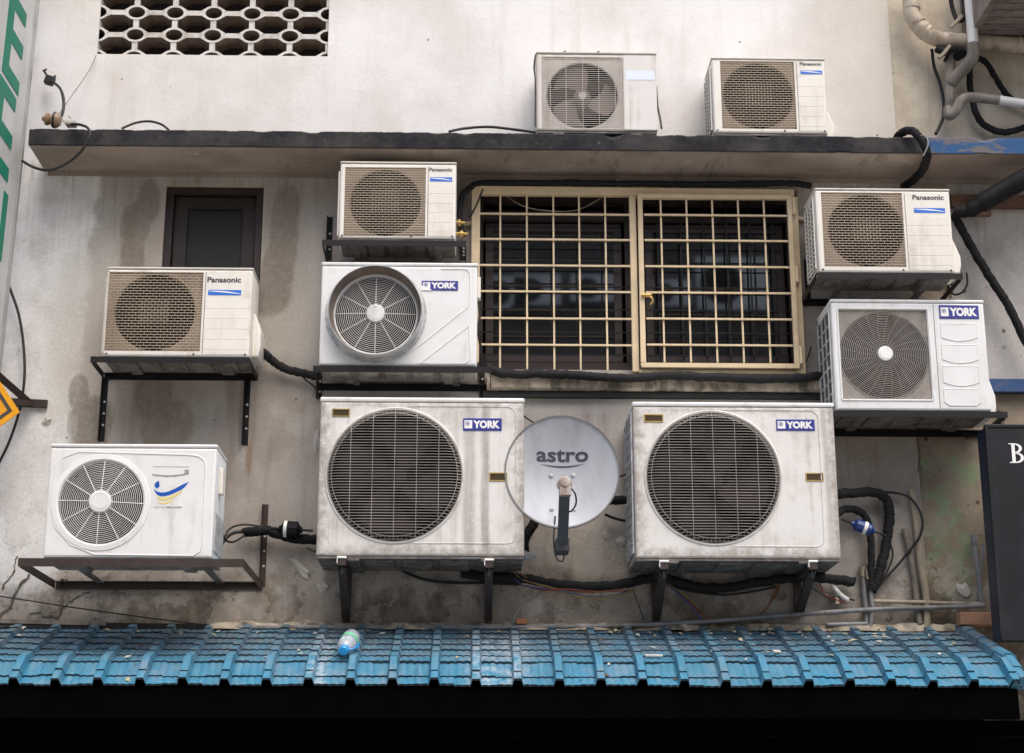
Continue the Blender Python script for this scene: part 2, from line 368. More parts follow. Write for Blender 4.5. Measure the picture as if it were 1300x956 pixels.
        halo = blobs(m, X, Z, [(180,290,34,80), (352,320,38,110), (205,525,52,70)], dw, .8)
        c_lo = m.mix(m.math('MULTIPLY', halo, .38), c_lo, (.27,.23,.175))
        c_lo = m.mix(m.math('MULTIPLY', damp, .62), c_lo, (.155,.125,.088))
    zl = m.ramp(m.math('ADD', Z, m.math('MULTIPLY', m.math('SUBTRACT', streak, .5), 1.4)), Z_SLAB-.75, Z_SLAB-.12)
    c_lo = m.mix(m.math('MULTIPLY', m.math('MULTIPLY', zl, m.ramp(fstreak, .46, .66)), .32), c_lo, (.19,.155,.12))
    if not neighbour:
        rust = blobs(m, X, Z, [(79,768,2.5,20), (316,582,4,22), (134,572,3,16), (338,765,6,22), (438,640,2,16), (620,640,2,12)], fstreak, .8)
        c_lo = m.mix(m.math('MULTIPLY', rust, .6), c_lo, (.27,.15,.06))
    # damp, mouldy foot of the wall above the tiles
    low = m.ramp(m.math('ADD', Z, m.math('MULTIPLY', m.math('SUBTRACT', mid, .5), 1.0)), W(650,790).z, W(650,715).z, 1, 0)
    c_lo = m.mix(m.math('MULTIPLY', low, .85), c_lo, m.mix(m.ramp(m.noise(P, 11, 7, .7), .42, .6), (.075,.06,.042), (.20,.165,.125)))
    scar = m.ramp(m.noise(P, 8, 9, .75), .60, .625)
    scarz = m.math('MULTIPLY', scar, m.ramp(Z, W(650,790).z, W(650,640).z, .9, .12))
    c_lo = m.mix(m.math('MULTIPLY', scarz, .75), c_lo, (.45,.42,.375))
    # old paint edges: thin dark contours and pale scabs near the foot of the wall
    pn = m.noise(P, 3.1, 9, .62); band = m.math('ABSOLUTE', m.math('SUBTRACT', pn, .50))
    zone = m.ramp(Z, W(650,770).z, W(650,600).z, 1, .08)
    c_lo = m.mix(m.math('MULTIPLY', m.math('MULTIPLY', m.ramp(band, .0, .006, 1, 0), zone), .55), c_lo, (.11,.09,.07))
    c_lo = m.mix(m.math('MULTIPLY', m.math('MULTIPLY', m.ramp(pn, .50, .508), zone), .42), c_lo, (.47,.425,.365))
    out = m.mix(up, c_lo, c_up)
    # pin holes and specks
    vo = m.n('ShaderNodeTexVoronoi'); m.L(P, vo.inputs['Vector']); vo.inputs['Scale'].default_value = 5.5; vo.inputs['Randomness'].default_value = 1
    out = m.mix(m.math('MULTIPLY', m.ramp(vo.outputs['Distance'], .022, .05, 1, 0), .8), out, (.07,.055,.045))
    out = m.mix(m.math('MULTIPLY', m.ramp(fine, .3, .7, .17, 0), m.math('SUBTRACT', 1, m.math('MULTIPLY', up, .7))), out, (.12,.10,.085))
    out = m.mix(m.ramp(grit, .60, .75, 0, .18), out, (.75,.72,.68))
    h = m.math('ADD', m.math('ADD', m.math('MULTIPLY', mid, .7), m.math('MULTIPLY', fine, .35)), m.math('ADD', m.math('MULTIPLY', scarz, .5), m.math('MULTIPLY', m.math('MULTIPLY', m.ramp(pn, .50, .506), zone), .8)))
    m.bump(h, .45, .010); m.base(out); return m.mat
M['wall'] = wall_mat('aged_wall_render'); M['wall_n'] = wall_mat('ochre_wall_render', True)
def ledge_mat():
    m = NT('painted_concrete_ledge', .85, 0, .15); P = m.co(True); x = m.xyz(P); X = x[0]
    n1 = m.noise(P, 6, 7, .7); n2 = m.noise(m.scaled(P, (5,5,12)), 1, 7, .7)
    dark = m.mix(m.ramp(n1, .35, .7), (.018,.018,.022), (.055,.052,.052))
    dark = m.mix(m.ramp(m.noise(P, 16, 8, .8), .62, .68, 0, .6), dark, (.30,.28,.25))
    bl = m.mix(m.ramp(n2, .47, .55), (.04,.10,.22), (.15,.14,.145))
    m.base(m.mix(m.ramp(m.math('ADD', X, m.math('MULTIPLY', n1, .1)), W(1172,180,-.4).x+.04, W(1180,180,-.4).x+.05), dark, bl)); m.bump(n1, .5, .01); return m.mat
M['ledge'] = ledge_mat()
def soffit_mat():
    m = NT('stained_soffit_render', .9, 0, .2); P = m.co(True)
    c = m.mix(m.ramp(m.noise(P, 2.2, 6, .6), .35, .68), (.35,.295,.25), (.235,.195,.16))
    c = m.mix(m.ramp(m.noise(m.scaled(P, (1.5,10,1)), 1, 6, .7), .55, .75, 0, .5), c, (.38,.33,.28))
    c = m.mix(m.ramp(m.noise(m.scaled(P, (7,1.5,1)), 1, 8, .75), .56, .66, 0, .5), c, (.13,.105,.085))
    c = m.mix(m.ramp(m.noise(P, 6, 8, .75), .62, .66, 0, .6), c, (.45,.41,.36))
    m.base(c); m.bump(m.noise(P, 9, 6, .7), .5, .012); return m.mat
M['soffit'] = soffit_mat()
# ------------------------------------------------------------------ ground and the building opposite (seen only in the window glass)
def simple_world(name, a, b, sc, rough=.9):
    m = NT(name, rough); P = m.co(True); m.base(m.mix(m.ramp(m.noise(P, sc, 6, .65), .35, .65), a, b)); m.bump(m.noise(P, sc*8, 4), .3, .01); return m.mat
g = MB(); g.add([(-400,-400,0),(400,-400,0),(400,400,0),(-400,400,0)], [(0,1,2,3)])
tag(g.build('ground', simple_world('alley_concrete', (.34,.31,.275), (.25,.225,.20), .8)), kind='structure')
# ------------------------------------------------------------------ the shophouse wall
XL, XR, ZT = -6.5, 7.5, 8.2
win = (W(600,240).x, W(1012,240).x, W(810,470).z, W(810,240).z)           # main window opening
sw = (W(211,240).x, W(335,240).x, W(270,400).z, W(270,236).z)            # small window opening
vb = (W(123,70).x, W(416,70).x, W(270,70).z, W(270,-40).z)               # breeze block opening
ZB = 0.0
def wall_grid(mb, x0, x1, z0, z1, holes, depth, y=0.0):
    xs = sorted({x0, x1, *[h[0] for h in holes], *[h[1] for h in holes]}); zs = sorted({z0, z1, *[h[2] for h in holes], *[h[3] for h in holes]})
    xs = [v for v in xs if x0 <= v <= x1]; zs = [v for v in zs if z0 <= v <= z1]
    for i in range(len(xs)-1):
        for j in range(len(zs)-1):
            cx, cz = (xs[i]+xs[i+1])/2, (zs[j]+zs[j+1])/2
            if any(h[0] < cx < h[1] and h[2] < cz < h[3] for h in holes): continue
            mb.add([(xs[i],y,zs[j]),(xs[i+1],y,zs[j]),(xs[i+1],y,zs[j+1]),(xs[i],y,zs[j+1])], [(0,1,2,3)])
    for h in holes:
        mb.add([(h[0],y,h[2]),(h[1],y,h[2]),(h[1],y+depth,h[2]),(h[0],y+depth,h[2])], [(0,1,2,3)])
        mb.add([(h[0],y,h[3]),(h[1],y,h[3]),(h[1],y+depth,h[3]),(h[0],y+depth,h[3])], [(0,1,2,3)])
        mb.add([(h[0],y,h[2]),(h[0],y,h[3]),(h[0],y+depth,h[3]),(h[0],y+depth,h[2])], [(0,1,2,3)])
        mb.add([(h[1],y,h[2]),(h[1],y,h[3]),(h[1],y+depth,h[3]),(h[1],y+depth,h[2])], [(0,1,2,3)])
house = thing('shophouse', 'shophouse back wall of stained white and grey render with a long dark ledge', 'building', (0,0,0))
mb = MB(); wall_grid(mb, XL, SEAM, ZB, ZT, [win, sw, vb], .22)
mb.add([(XL,0,ZB),(XL,0,ZT),(XL,6,ZT),(XL,6,ZB)], [(0,1,2,3)]); mb.add([(XL,0,ZT),(XR,0,ZT),(XR,6,ZT),(XL,6,ZT)], [(0,1,2,3)])
mb.build('wall', M['wall'], house)
nb = thing('neighbouring_shophouse', 'ochre rendered wall of the next shophouse with a blue painted band', 'building', (0,0,0))
mb = MB(); wall_grid(mb, SEAM+.001, XR, ZB, ZT, [], .2, y=0.006)
mb.add([(XR,0.006,ZB),(XR,.006,ZT),(XR,6,ZT),(XR,6,ZB)], [(0,1,2,3)])
mb.build('wall', M['wall_n'], nb)
# ledge slab with chipped arrises
SY = -.38
zt, zb = W(650,168,SY).z, W(650,189,SY).z
sx0 = W(36,180,SY).x
mb = MB(); N = 700
pr = []
for i in range(N+1):
    x = sx0 + (XR-sx0)*i/N
    j = max(0, noise.noise(Vector((x*7, 0, 1))) - .08)*.07 + abs(noise.noise(Vector((x*26, 3, 1))))*.012
    k = max(0, noise.noise(Vector((x*5, 9, 1))) - .3)*.025 + abs(noise.noise(Vector((x*18, 5, 1))))*.003
    zt2 = zt - .012*(x-0)/5*0
    pr += [(x,0,zt+.012), (x,SY+.012+j,zt), (x,SY,zt-.008-j*.8), (x,SY,zb+k), (x,SY+.01+k,zb)]
fs = []
for i in range(N):
    for q in range(4): a = i*5+q; fs.append((a, a+1, a+6, a+5))
fs += [(0,1,2,3,4)]
mb.add(pr, fs); mb.add([(sx0,0,zb)], []); L0 = len(mb.v)-1; mb.add([(sx0,0,zb),(sx0,0,zt+.012),(sx0,SY+.01,zb)], [(0,1,2)])
mb.build('ledge', M['ledge'], house)
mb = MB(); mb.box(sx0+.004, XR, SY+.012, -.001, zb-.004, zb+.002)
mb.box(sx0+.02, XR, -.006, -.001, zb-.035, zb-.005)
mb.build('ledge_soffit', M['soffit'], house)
# window sill ledge
wx0, wx1, wz0, wz1 = win
mb = MB(); n = 90; a0, a1 = W(618,488).x, W(1040,488).x; st, sb = W(830,477,-.06).z, W(830,496,-.06).z; pr = []
for i in range(n+1):
    x = a0 + (a1-a0)*i/n; j = max(0, noise.noise(Vector((x*6,2,2))))*.02; q = abs(noise.noise(Vector((x*15,2,2))))*.012
    pr += [(x,0,st), (x,-.075+j,st-.004), (x,-.08+q,st-.012), (x,-.08+q*1.5,sb+.01), (x,-.06,sb+j*.6), (x,0,sb)]
mb.add(pr, [(i*6+k, i*6+k+1, i*6+k+7, i*6+k+6) for i in range(n) for k in range(5)])
mb.build('window_sill', M['cement'], house)
mb = MB(); mb.box(a0-.02, a1+.02, -.045, -.001, sb-.035, sb-.004); mb.build('sill_shadow_strip', M['darkfill'], house)  # dark strip standing in for the shade under the sill
# breeze block screen
mb = MB(); px0, pz0 = W(222,14), W(222,43); dx = W(271,14).x - W(222,14).x; dz = (W(222,14).z - W(222,70.8).z)/2
x_r = W(173,14).x; z_r = W(173,14).z
yA, yB = .015, .16
def rect_clip(x, z): return min(max(x, vb[0]+.001), vb[1]-.001), min(max(z, vb[2]+.001), vb[3]-.001)
for i in range(-1, 7):
    for j in range(-3, 4):
        cx, cz = x_r + i*dx, z_r + j*dz; n = 20
        ro, ri = (.067, .050), (.051, .036)
        o1 = [rect_clip(cx+ro[0]*math.cos(2*math.pi*k/n), cz+ro[1]*math.sin(2*math.pi*k/n)) for k in range(n)]
        i1 = [rect_clip(cx+ri[0]*math.cos(2*math.pi*k/n), cz+ri[1]*math.sin(2*math.pi*k/n)) for k in range(n)]
        if max(p[0] for p in o1) - min(p[0] for p in o1) < .01 or max(p[1] for p in o1) - min(p[1] for p in o1) < .01: continue
        for k in range(n):
            l = (k+1) % n
            vs_ = [(o1[k][0],yA,o1[k][1]),(o1[l][0],yA,o1[l][1]),(i1[l][0],yA,i1[l][1]),(i1[k][0],yA,i1[k][1]),
                   (o1[k][0],yB,o1[k][1]),(o1[l][0],yB,o1[l][1]),(i1[l][0],yB,i1[l][1]),(i1[k][0],yB,i1[k][1])]
            mb.add(vs_, [(0,1,2,3),(0,1,5,4),(3,2,6,7)])
        # bridges to the right and upwards
        e = .003
        def tb(xa, xb, za, zb_, w0):
            xa, za = rect_clip(xa, za); xb, zb_ = rect_clip(xb, zb_)
            if xb-xa < .002 or zb_-za < .002: return
            mb.box(xa, xb, yA+e, yB-e, za, zb_)
        tb(cx+.064, cx+dx-.064, cz-.016, cz+.016, 0); tb(cx-.017, cx+.017, cz+.046, cz+dz-.046, 0)
        for sx in (1,-1):
            for sz in (1,-1):       # flared corners give the elongated octagons
                P_ = [(cx+sx*.058, cz+sz*.015), (cx+sx*.078, cz+sz*.015), (cx+sx*.054, cz+sz*.030)]
                P_ = [rect_clip(*p) for p in P_]; mb.prism(P_, yA+.001, yB-.001)
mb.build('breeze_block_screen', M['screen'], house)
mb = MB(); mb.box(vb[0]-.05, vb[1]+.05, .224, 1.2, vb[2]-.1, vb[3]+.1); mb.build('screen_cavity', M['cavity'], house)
# small window
sx0_, sx1_, sz0_, sz1_ = sw
f = MB(); f.frame(sx0_+.004, sx1_-.004, sz0_+.004, sz1_-.004, .04, .02, .09); f.frame(sx0_+.05, sx1_-.05, sz0_+.05, sz1_-.05, .075, .05, .085)
sf = f.build('small_window', M['brownwood'], house, bevel=.004)
p = MB(); p.box(sx0_+.12, sx1_-.12, .07, .08, sz0_+.12, sz1_-.12); p.build('pane', M['darkfill'], sf)
# main window
f = MB(); xm = W(806,350).x
zr = W(700,283,.1).z; zr2 = W(700,256,.1).z
f.frame(wx0+.004, wx1-.004, wz0+.004, wz1-.004, .06, .07, .15)
f.box(wx0+.06, wx1-.06, .075, .145, zr, zr+.05); f.box(xm-.05, xm+.05, .072, .148, wz0+.06, wz1-.06)
for xx in (wx0+.48, xm+.45): pass
for (xa, xb) in ((wx0+.06, xm-.05), (xm+.05, wx1-.06)):
    f.frame(xa+.02, xb-.02, wz0+.07, zr-.01, .045, .09, .13); f.frame(xa+.02, xb-.02, zr+.06, wz1-.07, .04, .09, .13)
wf = f.build('window', M['brownwood'], house, bevel=.003)
for (xa, xb) in ((wx0+.06, xm-.05), (xm+.05, wx1-.06)):
    p = MB(); p.box(xa+.06, xb-.06, .105, .113, wz0+.11, zr-.05); p.build('pane', M['glass'], wf)
    p = MB()
    for k in range(3): 
        zc = zr+.10+k*.075; p.box(xa+.06, xb-.06, .10, .112, zc, zc+.06)
    p.build('louvre_pane', M['glass'], wf)
p = MB()
xx = wx0+.14
while xx < wx1-.1:
    if xx > xm: p.box(xx-.005, xx+.005, .047, .055, wz0+.03, wz1-.02)
    xx += .136
zz = wz0+.10
while zz < wz1-.05:
    p.box(wx0+.01, wx1-.01, .040, .046, zz-.004, zz+.004); zz += .138
p.build('inner_security_bars', M['blackiron'], wf)
# cream security grille in front of the window: fixed half and hinged gate
gr = thing('window_security_grille', 'cream painted iron security grille over the wide dark window', 'window grille', (0,0,0))
GY = -.05
def gx(px, py=350): return W(px, py, GY).x
def gz(py, px=806): return W(px, py, GY).z
T = .0102
gl, gR, gt, gb = gx(604,300), gx(1012.5,350), gz(240), gz(473)
mid0, mid1 = gx(803), gx(810.5)
m_ = MB()
m_.box(gl-.025, gl+.022, GY-.02, GY+.02, gb+.05, gt); m_.box(gl+.022, gR+.0, GY-.02, GY+.02, gt-.048, gt)
m_.box(mid0-.012, mid0+.026, GY-.02, GY+.02, gb, gt-.048)
m_.box(gR-.026, gR+.018, GY-.019, GY+.02, gb-.006, gt-.0481); m_.box(mid0+.026, gR-.026, GY-.019, GY+.02, gb-.006, gb+.014)
m_.build('frame', M['creamiron'], gr, bevel=.003)
m_ = MB()
for px in (635,669,703,736,769.5): m_.bar((gx(px),GY,gz(470 if px>640 else 470)), (gx(px),GY,gt-.045), T, T)
for py in (274,306,339,372,406,439.5): m_.bar((gl+.02,GY-.012,gz(py)), (mid0-.012,GY-.012,gz(py)), T, .012)
m_.build('fixed_bars', M['creamiron'], gr)
gate = MB(); q0, q1, qt, qb = gx(814)-.015, gx(1003)+.022, gz(249)+.0, gz(469)
gate.frame(q0, q1, qb, qt, .028, GY-.045, GY-.021)
go = gate.build('gate', M['creamiron'], gr, bevel=.003)
m_ = MB()
for px in (840,873,906,939,972): m_.bar((gx(px),GY-.033,qb+.034), (gx(px),GY-.033,qt-.034), T, T)
for py in (277,309,342,375,408,441): m_.bar((q0+.034,GY-.045,gz(py,900)), (q1-.034,GY-.045,gz(py,900)), T, .012)
m_.build('gate_bars', M['creamiron'], go)
for py in (263,349,452):
    h = MB(); h.tube([(q1+.012,GY-.04,gz(py)-.05),(q1+.012,GY-.04,gz(py)+.05)], .011, 10); h.build('hinge', M['creamiron'], go, smooth=True)
h = MB(); c = W(824,379,GY-.06)
h.tube(spline([(c.x-.04,GY-.05,c.z+.02),(c.x-.01,GY-.06,c.z+.012),(c.x+.01,GY-.07,c.z+.005),(c.x+.02,GY-.07,c.z-.02),(c.x+.005,GY-.07,c.z-.04)]), .006, 8); h.tube([(c.x-.045,GY-.06,c.z+.022),(c.x+.015,GY-.06,c.z+.022)], .008, 8)
h.build('latch', M['brass'], go, smooth=True)
for (px, py, nx) in ((590,282,-1), (1022,276,1), (786,234,0)):
    m_ = MB(); c = W(px, py, GY)
    if nx: m_.bar((c.x-nx*.05,GY+.01,c.z),(c.x+nx*.035,-.005,c.z), .02, .02)
    else: m_.bar((c.x,GY,c.z-.02),(c.x,-.01,c.z+.04), .014, .014)
    m_.build('wall_lug', M['creamiron'], gr)
# plaster scabs, cracks
for (px, py, s, el) in ((382,722,13,1.4),(408,745,9,1),(770,677,8,1),(790,688,12,.7),(872,731,9,1),(60,535,7,.8),(402,560,6,3),(1133,652,8,1),(1222,748,11,1)):
    rnd = random.Random(int(px)); c = W(px, py); k = 11; poly = []
    ang = rnd.uniform(-.8, -.3) if el == 1.4 else 0
    for i in range(k):
        a = 2*math.pi*i/k; r = s/PXM*rnd.uniform(.5, 1.1); x_, z_ = r*math.cos(a), r*math.sin(a)*el
        if el == 1.4: x_, z_ = x_*1.7*math.cos(ang)-z_*.35*math.sin(ang), x_*1.7*math.sin(ang)+z_*.35*math.cos(ang)
        poly.append((c.x+x_, c.z+z_))
    b = MB(); cy = rnd.uniform(-.02, -.012); n = len(poly)
    b.add([(x_, -.003-(.02 if i < 4 else .003)*rnd.random(), z_) for i, (x_, z_) in enumerate(poly)] + [(c.x, cy, c.z)] + [(x_, -.001, z_) for x_, z_ in poly], [(i, (i+1)%n, n) for i in range(n)] + [(i, n+1+i, n+1+(i+1)%n, (i+1)%n) for i in range(n)])
    b.build('plaster_flake', M['flake'], house if W(px,py).x < SEAM else nb)
def crack(pts, w0):
    P_ = [W(x, y) for x, y in pts]; Q = []
    for i in range(len(P_)-1):
        for k in range(5):
            t = k/5; p = P_[i].lerp(P_[i+1], t); Q.append((p.x+random.uniform(-.012,.012), p.z+random.uniform(-.012,.012)))
    b = MB()
    for i in range(len(Q)-1):
        w1 = w0*random.uniform(.4,1.4); d = Vector((Q[i+1][0]-Q[i][0], Q[i+1][1]-Q[i][1])).normalized(); nx, nz = -d.y*w1/2, d.x*w1/2
        b.prism([(Q[i][0]-nx,Q[i][1]-nz),(Q[i+1][0]-nx,Q[i+1][1]-nz),(Q[i+1][0]+nx,Q[i+1][1]+nz),(Q[i][0]+nx,Q[i][1]+nz)], -.004, -.001)
    b.build('crack', M['crack'], house)
crack([(38,727),(25,748),(12,768),(0,786),(-20,800)], .014); crack([(22,708),(15,728),(0,750)], .008)
crack([(125,736),(112,750),(98,758),(85,766),(75,782),(60,782),(35,776)], .0045); crack([(415,690),(412,700),(380,695)], .004)

pass
crack([(1165,430),(1165,520),(1166,620)], .004)
# neighbour's details: blue band, timber, patch pipes
mb = MB(); mb.box(W(1232,488).x, XR, -.06, .004, W(1280,497,-.06).z, W(1280,481,-.06).z); 
def blueband():
    m = NT('faded_blue_band_paint', .6, 0, .3); P = m.co(True)
    c = m.mix(m.ramp(m.noise(P, 9, 7, .7), .5, .6), (.03,.075,.19), (.10,.10,.12)); m.base(c); m.bump(m.noise(P, 20, 5), .4, .01); return m.mat
mb.build('blue_band', blueband(), nb)
mb = MB(); mb.box(W(1205,255).x, XR, -.05, -.002, W(1250,262,-.05).z, W(1250,247,-.05).z); mb.box(W(1212,270).x, W(1252,270).x, -.09, -.0505, W(1250,276,-.05).z, W(1250,262,-.05).z+.0)
mb.build('timber_beam', M['beam'], nb)
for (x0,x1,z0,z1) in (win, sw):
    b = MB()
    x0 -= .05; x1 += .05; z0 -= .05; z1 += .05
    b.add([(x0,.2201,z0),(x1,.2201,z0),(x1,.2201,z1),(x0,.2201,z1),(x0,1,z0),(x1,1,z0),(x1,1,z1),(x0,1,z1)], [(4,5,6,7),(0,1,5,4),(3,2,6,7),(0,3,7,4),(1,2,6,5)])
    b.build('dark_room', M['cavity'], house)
# ------------------------------------------------------------------ cooling units
class Unit:
    """a condenser placed by the pixel rectangle of its front face; local frame: x along the wall, front at y=-d/2, z up"""
    def __init__(s, name, label, rect, yf, d, group='air conditioner condensers on the back wall'):
        xl, yt, xr, yb = rect; ym = (yt+yb)/2
        x0, x1 = W(xl, ym, yf).x, W(xr, ym, yf).x; xm_ = (xl+xr)/2
        z1, z0 = W(xm_, yt, yf).z, W(xm_, yb, yf).z
        s.w, s.h, s.d = x1-x0, z1-z0, d; s.o = Vector(((x0+x1)/2, yf+d/2, z0)); s.yf = yf
        s.root = thing(name, label, 'air conditioner', s.o, group)
        s.x0, s.x1, s.z1, s.f = -s.w/2, s.w/2, s.h, -d/2
    def P(s, px, py, dy=0):            # photo pixel -> local point on the front face (pushed by dy)
        return W(px, py, s.yf+dy) - s.o
    def R(s, px, a, b): pass
def casing(u, mat, cx, cz, r, lid=.03, bev=.012, holerect=None, pan=None, deep=.07, lidmat=None, chamber=None):
    m = MB(); x0, x1, f, bk = u.x0, u.x1, u.f, u.d/2; zt_ = u.z1-lid
    m.rbox(x0, x1, f, bk, 0, zt_, bev, openfront=True)
    if holerect:
        a, b, c, d_ = holerect
        X = [x0+bev, a, b, x1-bev]; Z = [bev, c, d_, zt_-bev]
        for i in range(3):
            for j in range(3):
                if i == 1 and j == 1: continue
                m.add([(X[i],f,Z[j]),(X[i+1],f,Z[j]),(X[i+1],f,Z[j+1]),(X[i],f,Z[j+1])], [(0,1,2,3)])
        e = .014
        for (p, q) in (((a,c),(b,c)),((b,c),(b,d_)),((b,d_),(a,d_)),((a,d_),(a,c))):
            m.add([(p[0],f,p[1]),(q[0],f,q[1]),(q[0],f+e,q[1]),(p[0],f+e,p[1])], [(0,1,2,3)])
    else:
        m.plate_hole(x0+bev, x1-bev, bev, zt_-bev, cx, cz, r, f)
        m.lathe([(r, f), (r-.004, f+.004), (r-.0055, f+.03)], (cx,0,cz), n=72)
    m.build('casing', mat, u.root, smooth=True)
    if holerect:
        a, b, c, d_ = holerect; p = MB(); p.plate_hole(a, b, c, d_, cx, cz, r, f+.013); p.lathe([(r, f+.013), (r-.003, f+.017), (r-.0055, f+.022)], (cx,0,cz), n=72)
        p.build('grille_back_plate', M['beige_plate'] if mat is M['case_panel'] else (M['dust_plate'] if mat is M['case_york'] else mat), u.root, smooth=True)
    dd = .022 if holerect else .03
    c = MB(); c.lathe([(r-.006, f+dd-.001), (r-.004, f+deep), (r+.01, f+.20), (.001, f+.201)], (cx,0,cz), n=48); c.build('fan_chamber', chamber or M['dark'], u.root, smooth=True)
    t = MB(); t.rbox(x0-.003, x1+.003, f-.004, bk+.003, zt_+.0005, u.z1, .009); t.build('top_panel', lidmat or mat, u.root, smooth=True)
    if pan:
        t = MB(); t.box(x0+.006, x1-.006, f+.008, bk-.008, -.012, -.001)
        n = 5
        for k in range(n):
            xa = x0+.05+(u.w-.1)*k/n; t.rbox(xa, xa+(u.w-.1)/n*.8, f+.05, bk-.05, -.020, -.0125, .006)
        for k in (.18, .82): t.box(x0+u.w*k-.03, x0+u.w*k+.03, f+.004, bk-.004, -.024, -.0122)
        t.build('base_pan', pan, u.root)
def fan(u, cx, cz, r, y, blades=4, mat=None, twist=25, start=20, hub=.045, sweep=62, hubmat=None):
    m = MB()
    for b in range(blades):
        a0 = rad(start + 360*b/blades); nr, na = 6, 8; vs = []
        for i in range(nr+1):
            q = i/nr; rr = hub*.9 + (r-hub*.9)*q
            sw_ = rad(sweep)*(.75+.45*q*(1.3-.5*q)); off = rad(20)*q
            for j in range(na+1):
                t = j/na; a = a0 + off + sw_*t
                rr2 = rr*(1-.16*q*abs(t-.45)**1.5*2) ; yy = y + math.sin(rad(twist))*rr*.35*(t-.5)*1.2
                vs.append((cx+rr2*math.cos(a), yy, cz+rr2*math.sin(a)))
        m.add(vs, [(i*(na+1)+j, i*(na+1)+j+1, (i+1)*(na+1)+j+1, (i+1)*(na+1)+j) for i in range(nr) for j in range(na)])
    m.lathe([(.001, y-.035), (hub*.7, y-.034), (hub, y-.02), (hub, y+.04)], (cx,0,cz), n=32)
    o = m.build('fan', mat or M['fan'], u.root, smooth=True)
    if hubmat:
        h = MB(); h.lathe([(.001,y-.05),(hub*.42,y-.05),(hub*.5,y-.045),(hub*.5,y-.036)], (cx,0,cz), n=24); h.build('hub_cap', hubmat, o, smooth=True)
    return o
def ridge(u, pts, r=.003, mat=None, closed=False, name='pressed_rib', n=6):
    m = MB(); m.tube(pts, r, n, closed=closed); return m.build(name, mat, u.root, smooth=True)
def rrect(x0, x1, z0, z1, r, y, k=6):
    out = []
    for (cx, cz, a0) in ((x1-r, z1-r, 0), (x0+r, z1-r, 90), (x0+r, z0+r, 180), (x1-r, z0+r, 270)):
        for i in range(k+1):
            a = rad(a0 + 90*i/k); out.append((cx+r*math.cos(a), y, cz+r*math.sin(a)))
    return out
def ring_grille(u, cx, cz, r, nring, spokes, hubr, mat, y, hubmat, start=0, wire=.0015, bow=.018, swire=.0024, spiral=False):
    m = MB()
    for i in range(nring):
        rr = hubr + (r-hubr)*(i+.6)/nring; yy = y - bow*(1-(rr/r)**2)
        n = 64; m.tube([(cx+rr*math.cos(2*math.pi*k/n), yy, cz+rr*math.sin(2*math.pi*k/n)) for k in range(n)], wire, 4, closed=True)
    for s_ in range(spokes):
        pts = []
        for i in range(9):
            q = i/8; rr = hubr*.9 + (r+.004-hubr*.9)*q; a = rad(start) + 2*math.pi*s_/spokes + (.28*(1-q)**1.2 if spiral else 0)
            pts.append((cx+rr*math.cos(a), y - bow*(1-(rr/r)**2) - wire, cz+rr*math.sin(a)))
        m.tube(pts, swire, 4)
    o = m.build('fan_grille', mat, u.root, smooth=True)
    h = MB(); yy = y-bow
    h.lathe([(.0008, yy-.012), (hubr*.66, yy-.012), (hubr*.70, yy-.009), (hubr*.74, yy-.012), (hubr*.93, yy-.010), (hubr, yy-.004), (hubr, yy+.008)], (cx,0,cz), n=40)
    h.build('hub_disc', hubmat, o, smooth=True)
def chord_grille(u, cx, cz, r, pitch, mat, y, verts, bow=.03, edge=.045, wire=.0016, rim=True, round_=True):
    m = MB()
    def yy(x, z):
        d = r - math.hypot(x, z); return y - bow*min(1, max(0, d/edge))**.5 if round_ else y
    z = -r+pitch*.6
    while z < r-pitch*.3:
        L_ = math.sqrt(max(r*r-z*z, 1e-6)); n = 16
        xs = [-L_*math.cos(math.pi*k/n) for k in range(n+1)]
        m.tube([(cx+x, yy(x, z), cz+z) for x in xs], wire, 4); z += pitch
    for xv in verts:
        L_ = math.sqrt(max(r*r-xv*xv, 1e-6)); n = 16
        m.tube([(cx+xv, yy(xv, -L_*math.cos(math.pi*k/n))-.004, cz-L_*math.cos(math.pi*k/n)) for k in range(n+1)], wire*.9, 4)
    if rim:
        for k in range(0, 96):       # short radial wires where the cage turns back to the casing
            a = 2*math.pi*k/96; r1 = r*1.0; r0 = r-.022
            m.tube([(cx+r0*math.cos(a), y-bow*.72, cz+r0*math.sin(a)), (cx+r1*math.cos(a), y, cz+r1*math.sin(a))], wire*.8, 3, caps=False)
        n = 72
        for rr, yo, wr in ((r-.022, -bow*.72, wire), (r+.003, -.002, .004)):
            m.tube([(cx+rr*math.cos(2*math.pi*k/n), y+yo, cz+rr*math.sin(2*math.pi*k/n)) for k in range(n)], wr, 5, closed=True)
    return m.build('fan_grille', mat, u.root, smooth=True)
